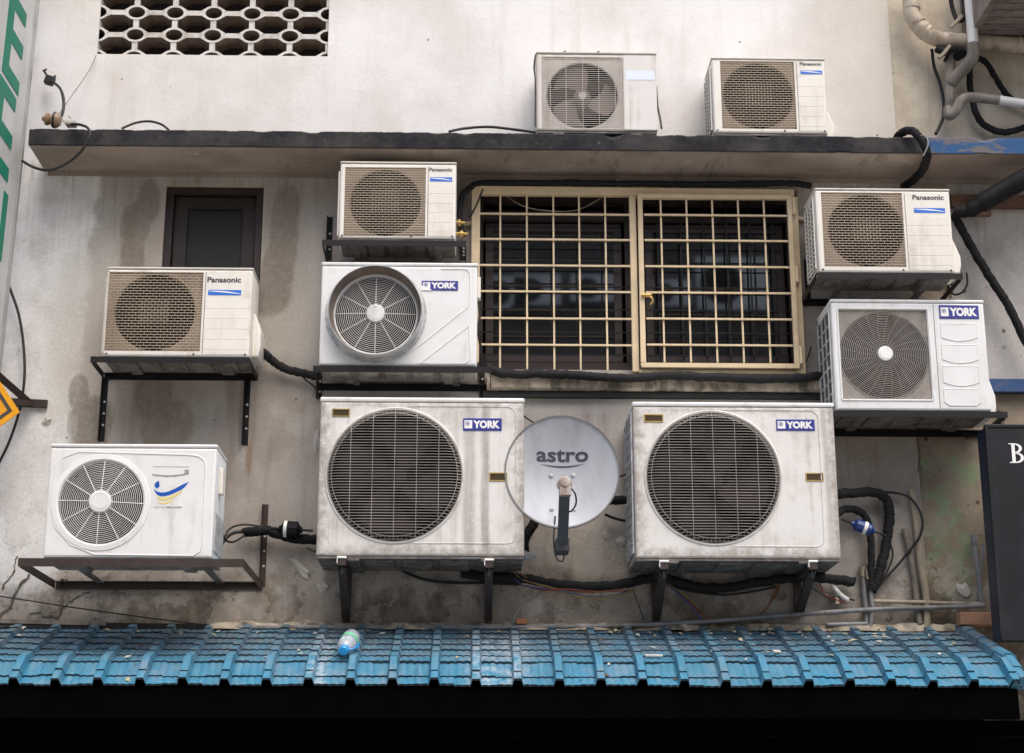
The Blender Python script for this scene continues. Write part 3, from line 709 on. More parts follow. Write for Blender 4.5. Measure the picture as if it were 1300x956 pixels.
def badge(u, rect, kind, peel=False):
    """blue plate with a white emblem and lettering"""
    a, b = u.P(rect[0], rect[1]), u.P(rect[2], rect[3]); x0, x1, z1, z0 = a.x, b.x, a.z, b.z; f = u.f; w_, h_ = x1-x0, z1-z0
    m = MB(); m.rbox(x0, x1, f-.004, f+.001, z0, z1, .0015); o = m.build('badge', M['blue'], u.root)
    t = MB(); t.text('YORK', x0+w_*.26, x1-w_*.05, (z0+z1)/2, h_*.64, f-.0048, bold=.055)
    e0, e1, g0, g1 = x0+w_*.035, x0+w_*.235, z0+h_*.17, z1-h_*.17
    t.add([(e0,f-.0048,g0),(e1,f-.0048,g0),(e1,f-.0048,g1),(e0,f-.0048,g1)], [(0,1,2,3)])
    if peel:
        t.add([(x0-.001,f-.0054,z0-.001),(x0+w_*.30,f-.0054,z0-.001),(x0+w_*.18,f-.0054,z0+h_*.22),(x0+.0,f-.0054,z0+h_*.5)], [(0,1,2,3)])
    t.build('lettering', M['white'], o)
    s_ = MB(); ec, eg = (e0+e1)/2-(e1-e0)*.1, (g0+g1)/2+(g1-g0)*.1; R_ = (e1-e0)*.26
    for k in range(6):
        a_ = math.pi*k/3+.3; s_.bar((ec,f-.0052,eg),(ec+R_*math.cos(a_),f-.0052,eg+R_*math.sin(a_)), .0022, .0004)
    s_.tube([(ec+R_*math.cos(2*math.pi*k/14),f-.005,eg+R_*math.sin(2*math.pi*k/14)) for k in range(14)], .0011, 4, closed=True)
    s_.build('emblem', M['blue'], o)
def side_guard(u, side, z0, z1, y0, y1, nz, ny, mat, diag=False, back=None):
    x = u.x0 if side < 0 else u.x1; s_ = side
    b = MB(); b.box(x+s_*.0005, x+s_*.002, y0, y1, z0, z1); b.build('side_coil', back or M['coil'], u.root)
    g_ = MB()
    for k in range(nz+1):
        z = z0+(z1-z0)*k/nz; dzz = (z1-z0)/nz*.8 if diag else 0
        g_.bar((x+s_*.006, y0, z), (x+s_*.006, y1, min(z1, z+dzz)), .008, .006)
    for k in range(ny+1):
        y = y0+(y1-y0)*k/ny; g_.bar((x+s_*.007, y, z0), (x+s_*.007, y, z1), .009, .006)
    g_.build('side_guard', mat, u.root)
def valve_cover(u, z0, z1, w_=.06, mat=None):
    """sloped service cover on the right-hand side"""
    m = MB(); x = u.x1; y0, y1 = -u.d/2+.06, u.d/2-.02
    poly = [(x, z0), (x+w_*.8, z0), (x+w_, z0+.05), (x+w_, z1-.10), (x+w_*.35, z1), (x, z1)]
    m.prism(poly, y0, y1); m.build('service_cover', mat, u.root, bevel=.008)
# --- small units with a square wire grille
def square_unit(name, label, rect, yf, grect, circ, swoosh, word, d=.29, cover=None, guard=True, crossbars=29):
    u = Unit(name, label, rect, yf, d)
    a, b = u.P(grect[0], grect[1]), u.P(grect[2], grect[3]); c = u.P(circ[0], circ[1]); r = min((u.P(circ[0]+circ[2], circ[1]).x - c.x)*1.06, (a.z-b.z)/2*.985); c.z = (a.z+b.z)/2
    casing(u, M['case_panel'], c.x, c.z, r, lid=.013, holerect=(a.x, b.x, b.z, a.z), pan=M['pan'])
    fan(u, c.x, c.z, r*.93, u.f+.12, 3, start=15)
    g_ = MB(); f = u.f; n = crossbars; p = (a.z-b.z)/n
    for k in range(1, n): g_.box(a.x+.001, b.x-.001, f-.003, f+.001, b.z+p*k-.0014, b.z+p*k+.0014)
    px = .036; k = 0
    for i in range(n):
        x = a.x + (px*.5 if i % 2 else px)
        while x < b.x-.004:
            g_.box(x-.0007, x+.0007, f-.0022, f+.0005, b.z+p*i+.0015, b.z+p*(i+1)-.0015); x += px
    cz0, cz1 = c.z-.07, c.z+.07       # tighter wires in front of the motor
    for k in range(-4, 5): g_.box(c.x+k*.018-.0006, c.x+k*.018+.0006, f-.0045, f-.0031, cz0, cz1)
    g_.build('fan_grille', M['beige_wire'], u.root)
    # slim seam and service panel strips
    s_ = MB(); xs = b.x+.012
    s_.box(xs, xs+.003, f-.0006, f+.001, .012, u.h-.03); s_.build('panel_seam', M['ink'], u.root)
    s_ = MB(); x0, x1 = xs+.008, u.x1-.016; top = u.P(swoosh[0], swoosh[3]).z-.016; st = (top-.018)/5.4
    for k in range(6):
        za_, zb2 = .018+st*(k-.6), .018+st*(k+.4)-.0035
        s_.rbox(x0, x1, f-.0012, f+.001, max(.016, za_), zb2, .0007)
    s_.build('service_panel', M['case_panel'], u.root)
    A, B_ = u.P(word[0], word[1]), u.P(word[2], word[3])
    t = MB(); t.text('Panasonic', A.x, B_.x, (A.z+B_.z)/2, abs(A.z-B_.z), f-.0012, bold=.03); t.build('lettering', M['ink'], u.root)
    A, B_ = u.P(swoosh[0], swoosh[1]), u.P(swoosh[2], swoosh[3])
    t = MB(); t.box(A.x, B_.x, f-.0015, f+.0005, B_.z, A.z); bo = t.build('badge', M['skyblue'], u.root)
    h_ = A.z-B_.z; w_ = B_.x-A.x; n = 12; top_, bot_ = [], []
    for i in range(n+1):
        q = i/n; zc = A.z-h_*(.25+.5*q) + math.sin(q*math.pi)*h_*.12; th = h_*.10*(.3+math.sin(q*math.pi))
        top_.append((A.x+w_*q*.98+.001, min(A.z-.001, zc+th))); bot_.append((A.x+w_*q*.98+.001, zc-th))
    t = MB(); t.ribbon(top_, bot_, f-.0024, f-.0016); t.build('white_swoosh', M['white'], bo)
    if guard: side_guard(u, -1, .03, u.h-.05, -u.d/2+.035, u.d/2-.03, 16, 3, M['case_panel'], diag=True)
    if cover: valve_cover(u, cover[0], cover[1], cover[2], M['case_panel'])
    for (q, zz) in ((.03,.012),(.62,.012),(.97,.012)):
        s_ = MB(); s_.lathe([(.0005,f-.004),(.005,f-.003),(.006,f)], (u.x0+u.w*q,0,zz+.004), n=10); s_.build('screw', M['ink'], u.root)
    return u
YF = -.40
uA = square_unit('small_condenser', 'cream small condenser with square brown grille standing on the ledge above the window', (905,73,1049,169), -.335, (914,77,1012,164), (963,119,43), (1016,89.5,1044,94.5), (1015,79,1043,83.5), cover=(-.01,.17,.055))
uB = square_unit('small_condenser', 'cream condenser with square grille stacked above the white unit with protruding metal fan collar', (431,205,579,303), -.37, (438.5,212,539.5,300), (489,253,45), (546,225,574,230.5), (545,213,574,218), guard=True)
uC = square_unit('small_condenser', 'cream condenser with square grille below the small dark window, on black angle bracket', (133,339,319,453), -.33, (138.5,345,253.5,446), (196,394,51), (264.5,368,306,375), (263.5,351.5,306,359), cover=(.02,.27,.05))
uD = square_unit('small_condenser', 'cream condenser with square grille at upper right of the cream window grille', (1037,239,1209,346), -.46, (1042,244,1151,339), (1100,290,46), (1160,264,1200,270.5), (1158,247.5,1198,254), cover=(.02,.22,.055))
# --- old unit on the ledge with still fan
u = Unit('old_condenser', 'aged beige condenser with three visible fan blades standing on the ledge', (681,66,834,166), -.335, .29)
c = u.P(739.5,120); r = u.P(785.5,120).x-c.x; a, b = u.P(688,72), u.P(792,163)
casing(u, M['case_old'], c.x, c.z, r, lid=.014, holerect=(a.x, b.x, b.z, a.z), pan=M['pan'])
fan(u, c.x, c.z, r*.97, u.f+.06, 3, M['fan_taupe'], start=62, hub=.05, sweep=70, hubmat=M['case_old'], twist=30)
g_ = MB(); n = 34; p = (a.z-b.z)/n
for k in range(1, n): g_.box(a.x, b.x, u.f-.004, u.f-.001, b.z+p*k-.0010, b.z+p*k+.0010)
for q in (0.02,.1,.295,.5,.70,.90,.98): xq = a.x+(b.x-a.x)*q; g_.box(xq-.0012, xq+.0012, u.f-.007, u.f-.0041, b.z-.004, a.z+.004)
g_.build('fan_grille', M['case_old'], u.root)
s_ = MB(); s_.box(b.x+.006, u.x1-.002, u.f-.003, u.f+.001, .008, u.h-.02); s_.build('side_front_panel', mk('streaky_light_panel', (.68,.66,.63), .5, var=.04, dirt=(.40,.35,.31), dl=(.48,.72), streak=(30,30,1.0)), u.root)
A, B_ = u.P(794,90), u.P(831,102); s_ = MB(); s_.box(A.x, B_.x, u.f-.0045, u.f-.0031, B_.z, A.z); s_.build('blank_label', mk('pale_blue_white_sticker', (.70,.77,.86), .3, var=.02), u.root)
s_ = MB(); s_.tube(spline([(u.x0-.004,u.f,u.h-.02),(u.x0-.014,u.f,u.h-.10),(u.x0-.006,u.f,u.h-.20),(u.x0-.008,u.f,.02)]), .004, 6); s_.build('loose_trim_wire', M['cable'], u.root)
for q in (.24,.52): s_ = MB(); s_.tube([(u.x0+u.w*q,u.f+.01,u.h-.002),(u.x0+u.w*q,u.f+.01,u.h+.008)], .007, 8); s_.build('lid_screw', M['ink'], u.root)
uO = u
# --- white unit with protruding metal collar
u = Unit('collared_condenser', 'white condenser with protruding galvanised collar round its fan, left of the window', (406.5,333,606,464), -.37, .30)
c = u.P(477,399); r = u.P(529.5,399).x-c.x
casing(u, M['case_york'], c.x, c.z, r, lid=.022, pan=M['pan_light'])
fan(u, c.x, c.z, r*.93, u.f+.10, 3, start=40)
ring_grille(u, c.x, c.z, r, 17, 12, .052, M['white_wire'], u.f+.003, M['case_york'], start=0)
R_ = u.P(536.5,399).x-c.x
m = MB(); m.lathe([(R_+.022,u.f-.0012),(R_+.012,u.f-.0015),(R_,u.f-.006),(R_-.001,u.f-.086),(R_-.003,u.f-.088),(R_-.005,u.f-.086)], (c.x,0,c.z), n=96)
co_ = m.build('fan_collar', M['galv'], u.root, smooth=True)
m = MB(); m.lathe([(R_-.0052,u.f-.0855),(R_-.009,u.f-.04),(r+.012,u.f-.003),(r+.004,u.f-.001)], (c.x,0,c.z), n=96); m.build('collar_lining', mk('brown_collar_lining', (.20,.165,.14), .65, .1, var=.2), co_, smooth=True)  # inside of the collar, browner and darker than its outer face
for k in range(26):
    a_ = math.pi*(1.02+ .0)+ k*math.pi/24; m = MB(); mt = Matrix.Rotation(-a_+math.pi/2, 3, 'Y')
    pts = []
    for (t, y_) in ((-.010,-.002),(.010,-.002),(.010,-.0045),(-.010,-.0045)): pass
    ca, sa = math.cos(a_), math.sin(a_); tx, tz = -sa, ca; q0, q1 = R_+.003, R_+.022; hw = .0125
    m.add([(c.x+ca*q0-tx*hw,u.f-.0025,c.z+sa*q0-tz*hw),(c.x+ca*q0+tx*hw,u.f-.0025,c.z+sa*q0+tz*hw),(c.x+ca*q1+tx*hw,u.f-.0035,c.z+sa*q1+tz*hw),(c.x+ca*q1-tx*hw,u.f-.0035,c.z+sa*q1-tz*hw)], [(0,1,2,3)])
    m.build('collar_tab', M['galv'], co_)
badge(u, (535.5,356.5,581.5,369), 0, peel=True)
f = u.f
def up_(px, py, dy=0): q = u.P(px, py); return (q.x, f+dy, q.z)
ridge(u, [up_(560,341.5), up_(588,341.5), up_(594,343), up_(597,347), up_(597,370), up_(596,384), up_(594,390), up_(527,443), up_(513,452), up_(497,460), up_(478,462.5)], .0045, M['case_york'])
ridge(u, [up_(595,413), up_(597,452), up_(595,458), up_(590,461.5), up_(533,461.5), up_(595,414)], .004, M['case_york'])
ridge(u, [up_(416,415), up_(420,430), up_(432,447), up_(448,457), up_(470,463)], .003, M['case_york'])
m = MB(); m.rbox(u.x1, u.x1+.018, f+.02, f+.07, u.h-.20, u.h-.075, .004); m.build('side_handle', M['case_panel'], u.root)
uE = u
# --- white unit with square recessed grille, right of the window
u = Unit('ribbed_condenser', 'clean white condenser with round spiral grille and ribbed panel, below the upper right unit', (1058,380,1254,521), -.42, .36)
c = u.P(1123,450); r = u.P(1180,450).x-c.x; a, b = u.P(1064,393), u.P(1184,507)
casing(u, M['case_york'], c.x, c.z, r, lid=.02, holerect=(a.x, b.x, b.z, a.z), pan=M['pan'])
fan(u, c.x, c.z, r*.92, u.f+.12, 3, start=-10)
ring_grille(u, c.x, c.z, r*1.02, 21, 24, .042, M['grey_wire'], u.f+.006, M['white'], start=5, wire=.0021, swire=.0009, spiral=True, bow=.02)
gq = {(sx, sz): MB() for sx in (0, 1) for sz in (0, 1)}
def put_run(run, w_):
    cur, key = [], None
    for q in run:
        k2 = (int(q[0] > c.x), int(q[2] > c.z))
        if key is not None and k2 != key:
            if len(cur) > 1: gq[key].tube(cur, w_, 4)
            cur = []
        key = k2; cur.append(q)
    if len(cur) > 1: gq[key].tube(cur, w_, 4)
for k in range(1, 7):       # arcs of wire filling the corners of the square
    rr = r*1.02 + k*.0135; n = 90; run_ = []
    for i in range(n+1):
        a_ = 2*math.pi*i/n; x, z = c.x+rr*math.cos(a_), c.z+rr*math.sin(a_)
        if a.x < x < b.x and b.z < z < a.z: run_.append((x, u.f+.004, z))
        else: put_run(run_, .0014); run_ = []
    put_run(run_, .0014)
for k in range(36):
    a_ = 2*math.pi*(k+.5)/36; p0 = r*1.0; p1 = r*1.5
    pts = [(c.x+rr*math.cos(a_), u.f+.005, c.z+rr*math.sin(a_)) for rr in [p0+(p1-p0)*i/12 for i in range(13)]]
    put_run([q for q in pts if a.x < q[0] < b.x and b.z < q[2] < a.z], .0012)
for m_ in gq.values(): m_.build('corner_wires', M['grey_wire'], u.root)
f = u.f
ridge(u, rrect(a.x-.007, b.x+.007, b.z-.007, a.z+.007, .012, f-.001), .0045, M['case_york'], closed=True, name='grille_frame')
s_ = MB(); xs = u.P(1188.5,450).x; s_.box(xs, xs+.003, f-.0006, f+.001, .012, u.h-.03); s_.build('panel_seam', M['ink'], u.root)
badge(u, (1191.5,387.5,1243,405), 0)
for (t_, b_) in ((411,433),(438,461),(465,490),(494,515)):
    xo = (t_-411)*.05; A, B_ = u.P(1194+xo, t_), u.P(1241+xo, b_); n = 8; pts = [(A.x,f,A.z),(B_.x,f,A.z),(B_.x,f,B_.z+.02)]
    flat = t_ == 494
    pts += [(B_.x+(A.x-B_.x)*k/n, f, B_.z+(.0 if flat else .02)-(0 if flat else .02)*math.sin(math.pi*k/n)) for k in range(1, n)] + [(A.x,f,B_.z+.02)]
    ridge(u, pts, .0042, M['case_york'], closed=True)
    pp = MB(); pl = [(q[0], q[2]) for q in pts]; pp.prism(pl[::-1], f-.0025, f+.0005); pp.build('pressed_panel', M['case_york'], u.root)
side_guard(u, -1, .03, u.h-.06, -u.d/2+.03, u.d/2-.03, 7, 3, M['galv'])
valve_cover(u, -.01, .20, .045, M['case_york'])
uF = u
def dirty_case(name, u, streaks):
    m = NT(name, .5); c = m.co(); tc = m.n('ShaderNodeTexCoord').outputs['Object']; x = m.xyz(tc)
    st = m.noise(m.scaled(c, (24,24,1.0)), 1, 6, .6); bl = m.noise(c, 4.5, 7, .7); fi = m.noise(c, 22, 6, .75)
    col = m.mix(m.ramp(bl, .4, .7), (.70,.69,.66), (.60,.58,.545))
    f = m.ramp(m.math('ADD', m.math('MULTIPLY', st, .6), m.math('MULTIPLY', bl, .4)), .47, .72, 0, .6)
    ex = m.math('SUBTRACT', u.w/2, m.math('ABSOLUTE', x[0])); ez = m.math('MINIMUM', x[2], m.math('SUBTRACT', u.h, x[2]))
    e = m.math('ADD', m.math('MINIMUM', ex, ez), m.math('MULTIPLY', m.math('SUBTRACT', fi, .5), .16))
    f = m.math('MAXIMUM', f, m.ramp(e, .0, .085, .75, 0))
    for (xc, hw, amt) in streaks:
        d = m.math('ABSOLUTE', m.math('ADD', m.math('SUBTRACT', x[0], xc), m.math('MULTIPLY', m.math('SUBTRACT', m.noise(m.scaled(c, (3,3,1.2)), 1, 4), .5), .09)))
        f = m.math('MAXIMUM', f, m.math('MULTIPLY', m.ramp(d, hw*.2, hw, amt, 0), m.ramp(st, .25, .6, .45, 1)))
    col = m.mix(f, col, m.mix(m.ramp(fi, .4, .6), (.24,.205,.17), (.33,.30,.265)))
    w_ = m.math('MULTIPLY', m.ramp(fi, .60, .66), m.ramp(m.noise(c, 3, 3), .45, .6, 0, .7)); col = m.mix(w_, col, (.78,.77,.75))
    m.base(col); m.bump(fi, .12, .003); return m.mat
# --- two large units
def big_unit(label, rect, circ, handles, bdg, outline, left_side, streaks):
    u = Unit('large_condenser', label, rect, -.47, .43)
    c = u.P(circ[0], circ[1]); r = u.P(circ[0]+circ[2], circ[1]).x-c.x
    M['case_dirty'] = dirty_case('weathered_casing', u, [(u.P(sx_,600).x, hw, am) for sx_, hw, am in streaks])
    casing(u, M['case_dirty'], c.x, c.z, r, lid=.026, pan=M['pan'], deep=.05, lidmat=M['case_york'])
    fan(u, c.x, c.z, r*.90, u.f+.10, 4, start=30, hub=.06, mat=M['fan'])
    vx = [u.P(circ[0]+q, circ[1]).x-c.x for q in (-56,-28,0,28,56)]
    chord_grille(u, c.x, c.z, r-.004, .0152, M['grey_wire'], u.f-.001, vx)
    m = MB(); m.lathe([(r-.004,u.f-.001),(r+.006,u.f-.007),(r+.012,u.f-.003),(r+.014,u.f+.001)], (c.x,0,c.z), n=72); m.build('grille_ring', M['case_dirty'], u.root, smooth=True)
    for (x, y, x2, y2) in handles:
        A, B_ = u.P(x, y), u.P(x2, y2); h = MB(); h.frame(A.x, B_.x, B_.z, A.z, .0055, u.f-.004, u.f+.001); ho = h.build('handle', M['brass'], u.root)
        h = MB(); h.box(A.x+.0057, B_.x-.0057, u.f-.0012, u.f+.0005, B_.z+.0057, A.z-.0057); h.build('handle_recess', mk('olive_brown_recess', (.05,.032,.01), .5, .3), ho)
    badge(u, bdg, 0)
    A, B_ = u.P(outline[0], outline[1]), u.P(outline[2], outline[3])
    f = u.f; k = rrect(A.x, B_.x, B_.z, A.z, .05, f)
    ridge(u, [(c.x+.06,f,A.z)] + k[:7][::-1] + k[21:28][::-1] + [(c.x+.10,f,B_.z)], .0035, M['case_dirty'])
    if left_side: side_guard(u, -1, .03, u.h-.05, -u.d/2+.03, u.d/2-.02, 14, 4, M['galv'], diag=True)
    return u
uG = big_unit('dirt streaked large condenser with round wire grille to the left of the satellite dish', (404,504.5,665.5,706), (501,603,86), ((422,519,444,529),(621,600,644,611)), (588,531,637,547), (420,515,655,690), False, [(597,.05,.6),(617,.035,.85),(578,.03,.4)])
uH = big_unit('large grimy condenser with round wire grille to the right of the satellite dish', (805,510.5,1063,709), (905.5,606,85), ((817.5,526,842,536),(1022.5,600.5,1045.5,611)), (985,532.5,1034.5,547), (820,520,1047,694), True, [(1050,.03,.6),(812,.02,.4)])
# --- white unit at lower left
u = Unit('swoosh_condenser', 'white condenser with blue and yellow swoosh mark, lowest unit at the left', (59,563.5,272.5,708), -.76, .34)
c = u.P(128,637.5); r = u.P(183,637.5).x-c.x
casing(u, M['case_york'], c.x, c.z, r, lid=.02, pan=M['pan_light'])
fan(u, c.x, c.z, r*.93, u.f+.10, 3, start=80)
ring_grille(u, c.x, c.z, r, 17, 12, .058, M['white_wire'], u.f+.003, M['case_york'], start=-2)
f = u.f
m = MB(); m.lathe([(r+.0,f-.002),(r+.005,f-.006),(r+.03,f-.004),(r+.032,f+.001)], (c.x,0,c.z), n=72); m.build('grille_ring', M['case_york'], u.root, smooth=True)
ridge(u, [up_(80,581), up_(100,573.5), up_(240,577.5), up_(252,579), up_(259,584), up_(261,592), up_(257,690), up_(254,700), up_(245,705.5), up_(120,704), up_(90,692), up_(70,670), up_(64,640), up_(68,605), up_(72,592)], .004, M['case_york'])
s_ = MB(); A = u.P(194,592); B_ = u.P(240,594)
s_.ribbon([(A.x+(B_.x-A.x)*q/8, u.P(0,600.5).z-.01*math.sin(math.pi*q/8)+.006*(q/8)) for q in range(9)], [(A.x+(B_.x-A.x)*q/8, u.P(0,602.5).z-.010*math.sin(math.pi*q/8)-.002*(q%2)+.007*(q/8)) for q in range(9)], f-.001, f+.0005)
s_.box(B_.x-.022, B_.x, f-.001, f+.0005, u.P(0,600).z, u.P(0,595).z); s_.build('glue_residue', mk('grey_brown_residue', (.36,.33,.29), .8, var=.2), u.root)
s_ = MB(); s_.box(A.x, B_.x, f-.0012, f+.0005, A.z-.003, A.z); s_.build('sticker_edge', M['greyink'], u.root)
def blade(pt, pb, mat, name):
    s_ = MB(); s_.ribbon([(u.P(x,y).x,u.P(x,y).z) for x, y in pt], [(u.P(x,y).x,u.P(x,y).z) for x, y in pb], f-.0012, f+.0005); s_.build(name, mat, u.root)
k4 = 12.75
def q4(l): return [(180+x/k4, 585+y/k4) for x, y in l]
blade(q4([(195,455),(240,495),(300,512),(370,512),(450,490),(540,450),(640,395),(768,338)]), q4([(215,505),(250,550),(300,572),(370,573),(450,553),(540,515),(640,468),(690,432)]), M['logoblue'], 'blue_swoosh')
s_ = MB(); s_.prism([(u.P(*p).x,u.P(*p).z) for p in q4([(275,318),(215,365),(203,405),(245,455),(292,410)])], f-.0012, f+.0005); s_.build('blue_drop', M['logoblue'], u.root)
blade(q4([(250,575),(330,600),(410,590),(500,560),(580,520),(665,470)]), q4([(260,625),(330,642),(410,632),(500,605),(580,560),(640,520)]), M['yellowprint'], 'yellow_swoosh')
blade(q4([(265,668),(340,675),(400,665),(460,645),(515,620)]), q4([(300,695),(350,700),(400,698),(450,680),(500,655)]), M['yellowprint'], 'yellow_swoosh')
A, B_ = u.P(196,642), u.P(231,646)
s_ = MB(); s_.text('BUATAN', A.x, A.x+(B_.x-A.x)*.43, (A.z+B_.z)/2, abs(A.z-B_.z)*.62, f-.001); s_.build('lettering', M['greyink'], u.root)
s_ = MB(); s_.text('MALAYSIA', A.x+(B_.x-A.x)*.46, B_.x, (A.z+B_.z)/2, abs(A.z-B_.z)*.62, f-.001, bold=.01); s_.build('lettering', M['ink'], u.root)
m = MB(); m.rbox(u.x1, u.x1+.022, f+.10, f+.16, u.h-.24, u.h-.10, .005); m.build('side_handle', M['case_panel'], u.root)
m = MB(); m.rbox(u.x1, u.x1+.006, f+.03, u.d/2-.03, .04, .24, .003); m.build('valve_plate', M['galv'], u.root)
uI = u
# ------------------------------------------------------------------ steel brackets
def tray(name, label, rect, yb_front, mat, posts, cross=(.22,.8), t=.034, group='steel brackets under the condensers', yf=-.445, ends=False):
    """flat welded frame: front rail, back rail, side rails, cross rails, posts on the wall"""
    xl, xr, yt = rect; x0, x1 = W(xl, yt, yf).x, W(xr, yt, yf).x; z1 = W((xl+xr)/2, yt, yf).z; z0 = z1-t
    root = thing(name, label, 'bracket', (0,0,0), group); o = Vector(((x0+x1)/2, -.2, z1)); root.location = o
    def B(m): return m
    m = MB(); L_ = lambda x: x-o.x
    m.box(L_(x0), L_(x1), yf-o.y, yf+.004-o.y, -t, 0); m.box(L_(x0), L_(x1), yf+.0041-o.y, yf+.035-o.y, -.004, 0)
    m.build('front_rail', mat, root)
    m = MB(); m.box(L_(x0), L_(x1), -.010-o.y, -.004-o.y, -t, 0); m.box(L_(x0), L_(x1), -.040-o.y, -.0101-o.y, -.004, 0); m.build('back_rail', mat, root)
    for x in (x0, x1-.004):
        m = MB(); m.box(L_(x), L_(x)+.004, yf+.036-o.y, -.041-o.y, -t, -.0); m.build('side_rail', mat, root)
    for q in cross:
        x = x0+(x1-x0)*q; m = MB(); m.box(L_(x)-.02, L_(x)+.02, yf+.0355-o.y, -.0405-o.y, -.012, -.004); m.build('cross_rail', M['pan'], root)
    for (px, p0, p1) in posts:
        X = W(px, p0, -.01).x; za, zb_ = W(px, p0, -.01).z, W(px, p1, -.01).z
        m = MB(); m.box(L_(X)-.016, L_(X)+.016, -.0035-o.y, -.0005-o.y, za-o.z, zb_-o.z); m.box(L_(X)+(-.016), L_(X)-.012, -.034-o.y, -.0036-o.y, za-o.z, zb_-o.z)
        po = m.build('post', mat, root)
        n = 3; 
        for k in range(n):
            zz = zb_+(za-zb_)*(.25+.18*k); s_ = MB(); s_.lathe([(.0006,-.0075),(.007,-.007),(.007,-.0036)], (L_(X)+.003, -o.y, zz-o.z), n=10); s_.build('bolt', M['galv'], po)
    return root, o, (x0, x1, z1)
zC = lambda un: 0
tray('angle_bracket', 'black angle iron bracket with two long legs under the condenser below the small window', (115,317,453), 0, M['blackiron'], [(134,478,560),(314.5,481,565)], yf=-0.365)
tray('angle_bracket', 'black bracket under the condenser stacked above the metal collar unit', (409,592,305), 0, M['blackiron'], [(419,275,330),(588,305,330)], yf=-0.4)
tray('angle_bracket', 'black angle iron bracket under the unit with the metal fan collar', (397.5,624,465), 0, M['blackiron'], [(406,470,506),(612,450,505)], yf=-0.4)
tray('angle_bracket', 'black bracket under the cream condenser at the right of the window grille', (1037,1222,346.5), 0, M['blackiron'], [(1024,330,383),(1205,340,372)], yf=-0.5)
tray('angle_bracket', 'long black bracket under the clean white ribbed condenser', (1050,1279,522), 0, M['blackiron'], [(1062,540,546),(1270,522,546)], yf=-0.46)
tray('angle_bracket', 'wide dark brown bracket under the lowest white condenser at left', (23,309,709), 0, M['browniron'], [(337,640,745),(82,735,743)], t=.042, yf=-0.8)
r_ = bpy.data.objects
def arm_bracket(px, ytop, wallpx, ybot, label):
    root = thing('arm_bracket', label, 'bracket', (0,0,0), 'rusty arm brackets under the two large condensers'); yf = -.475
    A = W(px, ytop, yf); o = Vector((A.x, -.2, A.z)); root.location = o; xw = A.x
    t = .045; m = MB(); m.box(-t/2, t/2, yf-o.y, -.002-o.y, -.06, -.026); m.build('arm', M['browniron'], root)
    zb_ = W(wallpx, ybot, -.02).z - o.z
    m = MB(); m.box(-t/2+.002, t/2-.002, -.03-o.y, -.001-o.y, zb_, -.0605); m.build('post', M['browniron'], root)
    m = MB(); m.bar((0, yf+.045-o.y, -.062), (0, -.045-o.y, zb_+.02), .042, .03)
    m.build('strut', M['browniron'], root)
    m = MB(); m.rbox(-t/2-.003, t/2+.003, yf-.006-o.y, yf+.03-o.y, -.026+.001, -.013, .004); m.box(-t/2-.003, -t/2+.001, yf-.006-o.y, yf+.02-o.y, -.05, -.0255); m.build('end_cap', M['white'], root)
    m = MB(); m.tube([(0,yf+.04-o.y,-.06),(0,yf+.04-o.y,-.10)], .006, 8); m.build('bolt', M['ink'], root, smooth=True)
arm_bracket(434, 703, 438, 792, 'rusty arm bracket under the left part of the streaked large condenser')
arm_bracket(621, 706, 622, 790, 'rusty arm bracket under the right part of the streaked large condenser')
arm_bracket(843, 708, 832, 790, 'rusty arm bracket under the left part of the condenser right of the dish')
arm_bracket(1032, 708, 1010, 782, 'rusty arm bracket under the right part of the condenser right of the dish')
# ------------------------------------------------------------------ blue tiled awning
awn = thing('tiled_awning', 'long awning of glossy blue ribbed tiles below the condensers', 'awning', (0,0,0))
z_top = W(650, 799, 0).z
PIT = W(700,797,0).x - W(652.3,797,0).x; PH = W(652,797,0).x
S1, S2, R1, R2 = rad(20.6), rad(41), .118, .120
def tile_mat():
    m = NT('weathered_blue_tile', .42, 0, .4); P = m.co(True); x = m.xyz(P)
    n1 = m.noise(P, 3.2, 6, .6); n2 = m.noise(m.scaled(P, (30,5,5)), 1, 5, .65); n3 = m.noise(P, 22, 6, .7)
    c = m.mix(m.ramp(n1, .35, .65), (.05,.185,.28), (.03,.205,.34))
    c = m.mix(m.ramp(n2, .45, .75, 0, .6), c, (.15,.275,.35))
    c = m.mix(m.ramp(n3, .58, .68, 0, .55), c, (.03,.07,.11))
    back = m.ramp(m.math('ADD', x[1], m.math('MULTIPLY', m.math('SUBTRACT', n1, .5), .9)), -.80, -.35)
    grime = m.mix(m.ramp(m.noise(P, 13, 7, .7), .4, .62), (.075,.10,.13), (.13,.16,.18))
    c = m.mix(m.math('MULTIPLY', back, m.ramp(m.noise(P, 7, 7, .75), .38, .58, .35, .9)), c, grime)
    c = m.mix(m.ramp(m.noise(P, 4.5, 8, .75), .50, .66, 0, .6), c, (.17,.235,.28))      # dust film
    c = m.mix(m.ramp(m.noise(m.scaled(P, (45,6,6)), 1, 6, .7), .58, .7, 0, .55), c, (.03,.065,.095))   # run marks
    # chalky bleached patch
    ch = None
    for px, rr in ((1190//1 - 575, .09), (652, .07), (410, .05)):
        X = W(px, 830, -.5).x; d = m.math('ABSOLUTE', m.math('SUBTRACT', x[0], X)); q = m.ramp(d, rr*.4, rr*1.6, 1, 0); ch = q if ch is None else m.math('MAXIMUM', ch, q)
    c = m.mix(m.math('MULTIPLY', m.math('MULTIPLY', ch, m.ramp(n3, .42, .6)), .6), c, (.42,.46,.50))
    m.base(c); m.put(m.b.inputs['Roughness'], m.ramp(n1, .3, .7, .40, .65)); m.bump(m.math('ADD', n3, m.noise(P, 90, 3)), .18, .004); return m.mat
M['tile'] = tile_mat()
M['tile_edge'] = mk('dark_tile_riser', (.03,.05,.065), .9, var=.3)  # riser of each tile row, darker than the tile tops
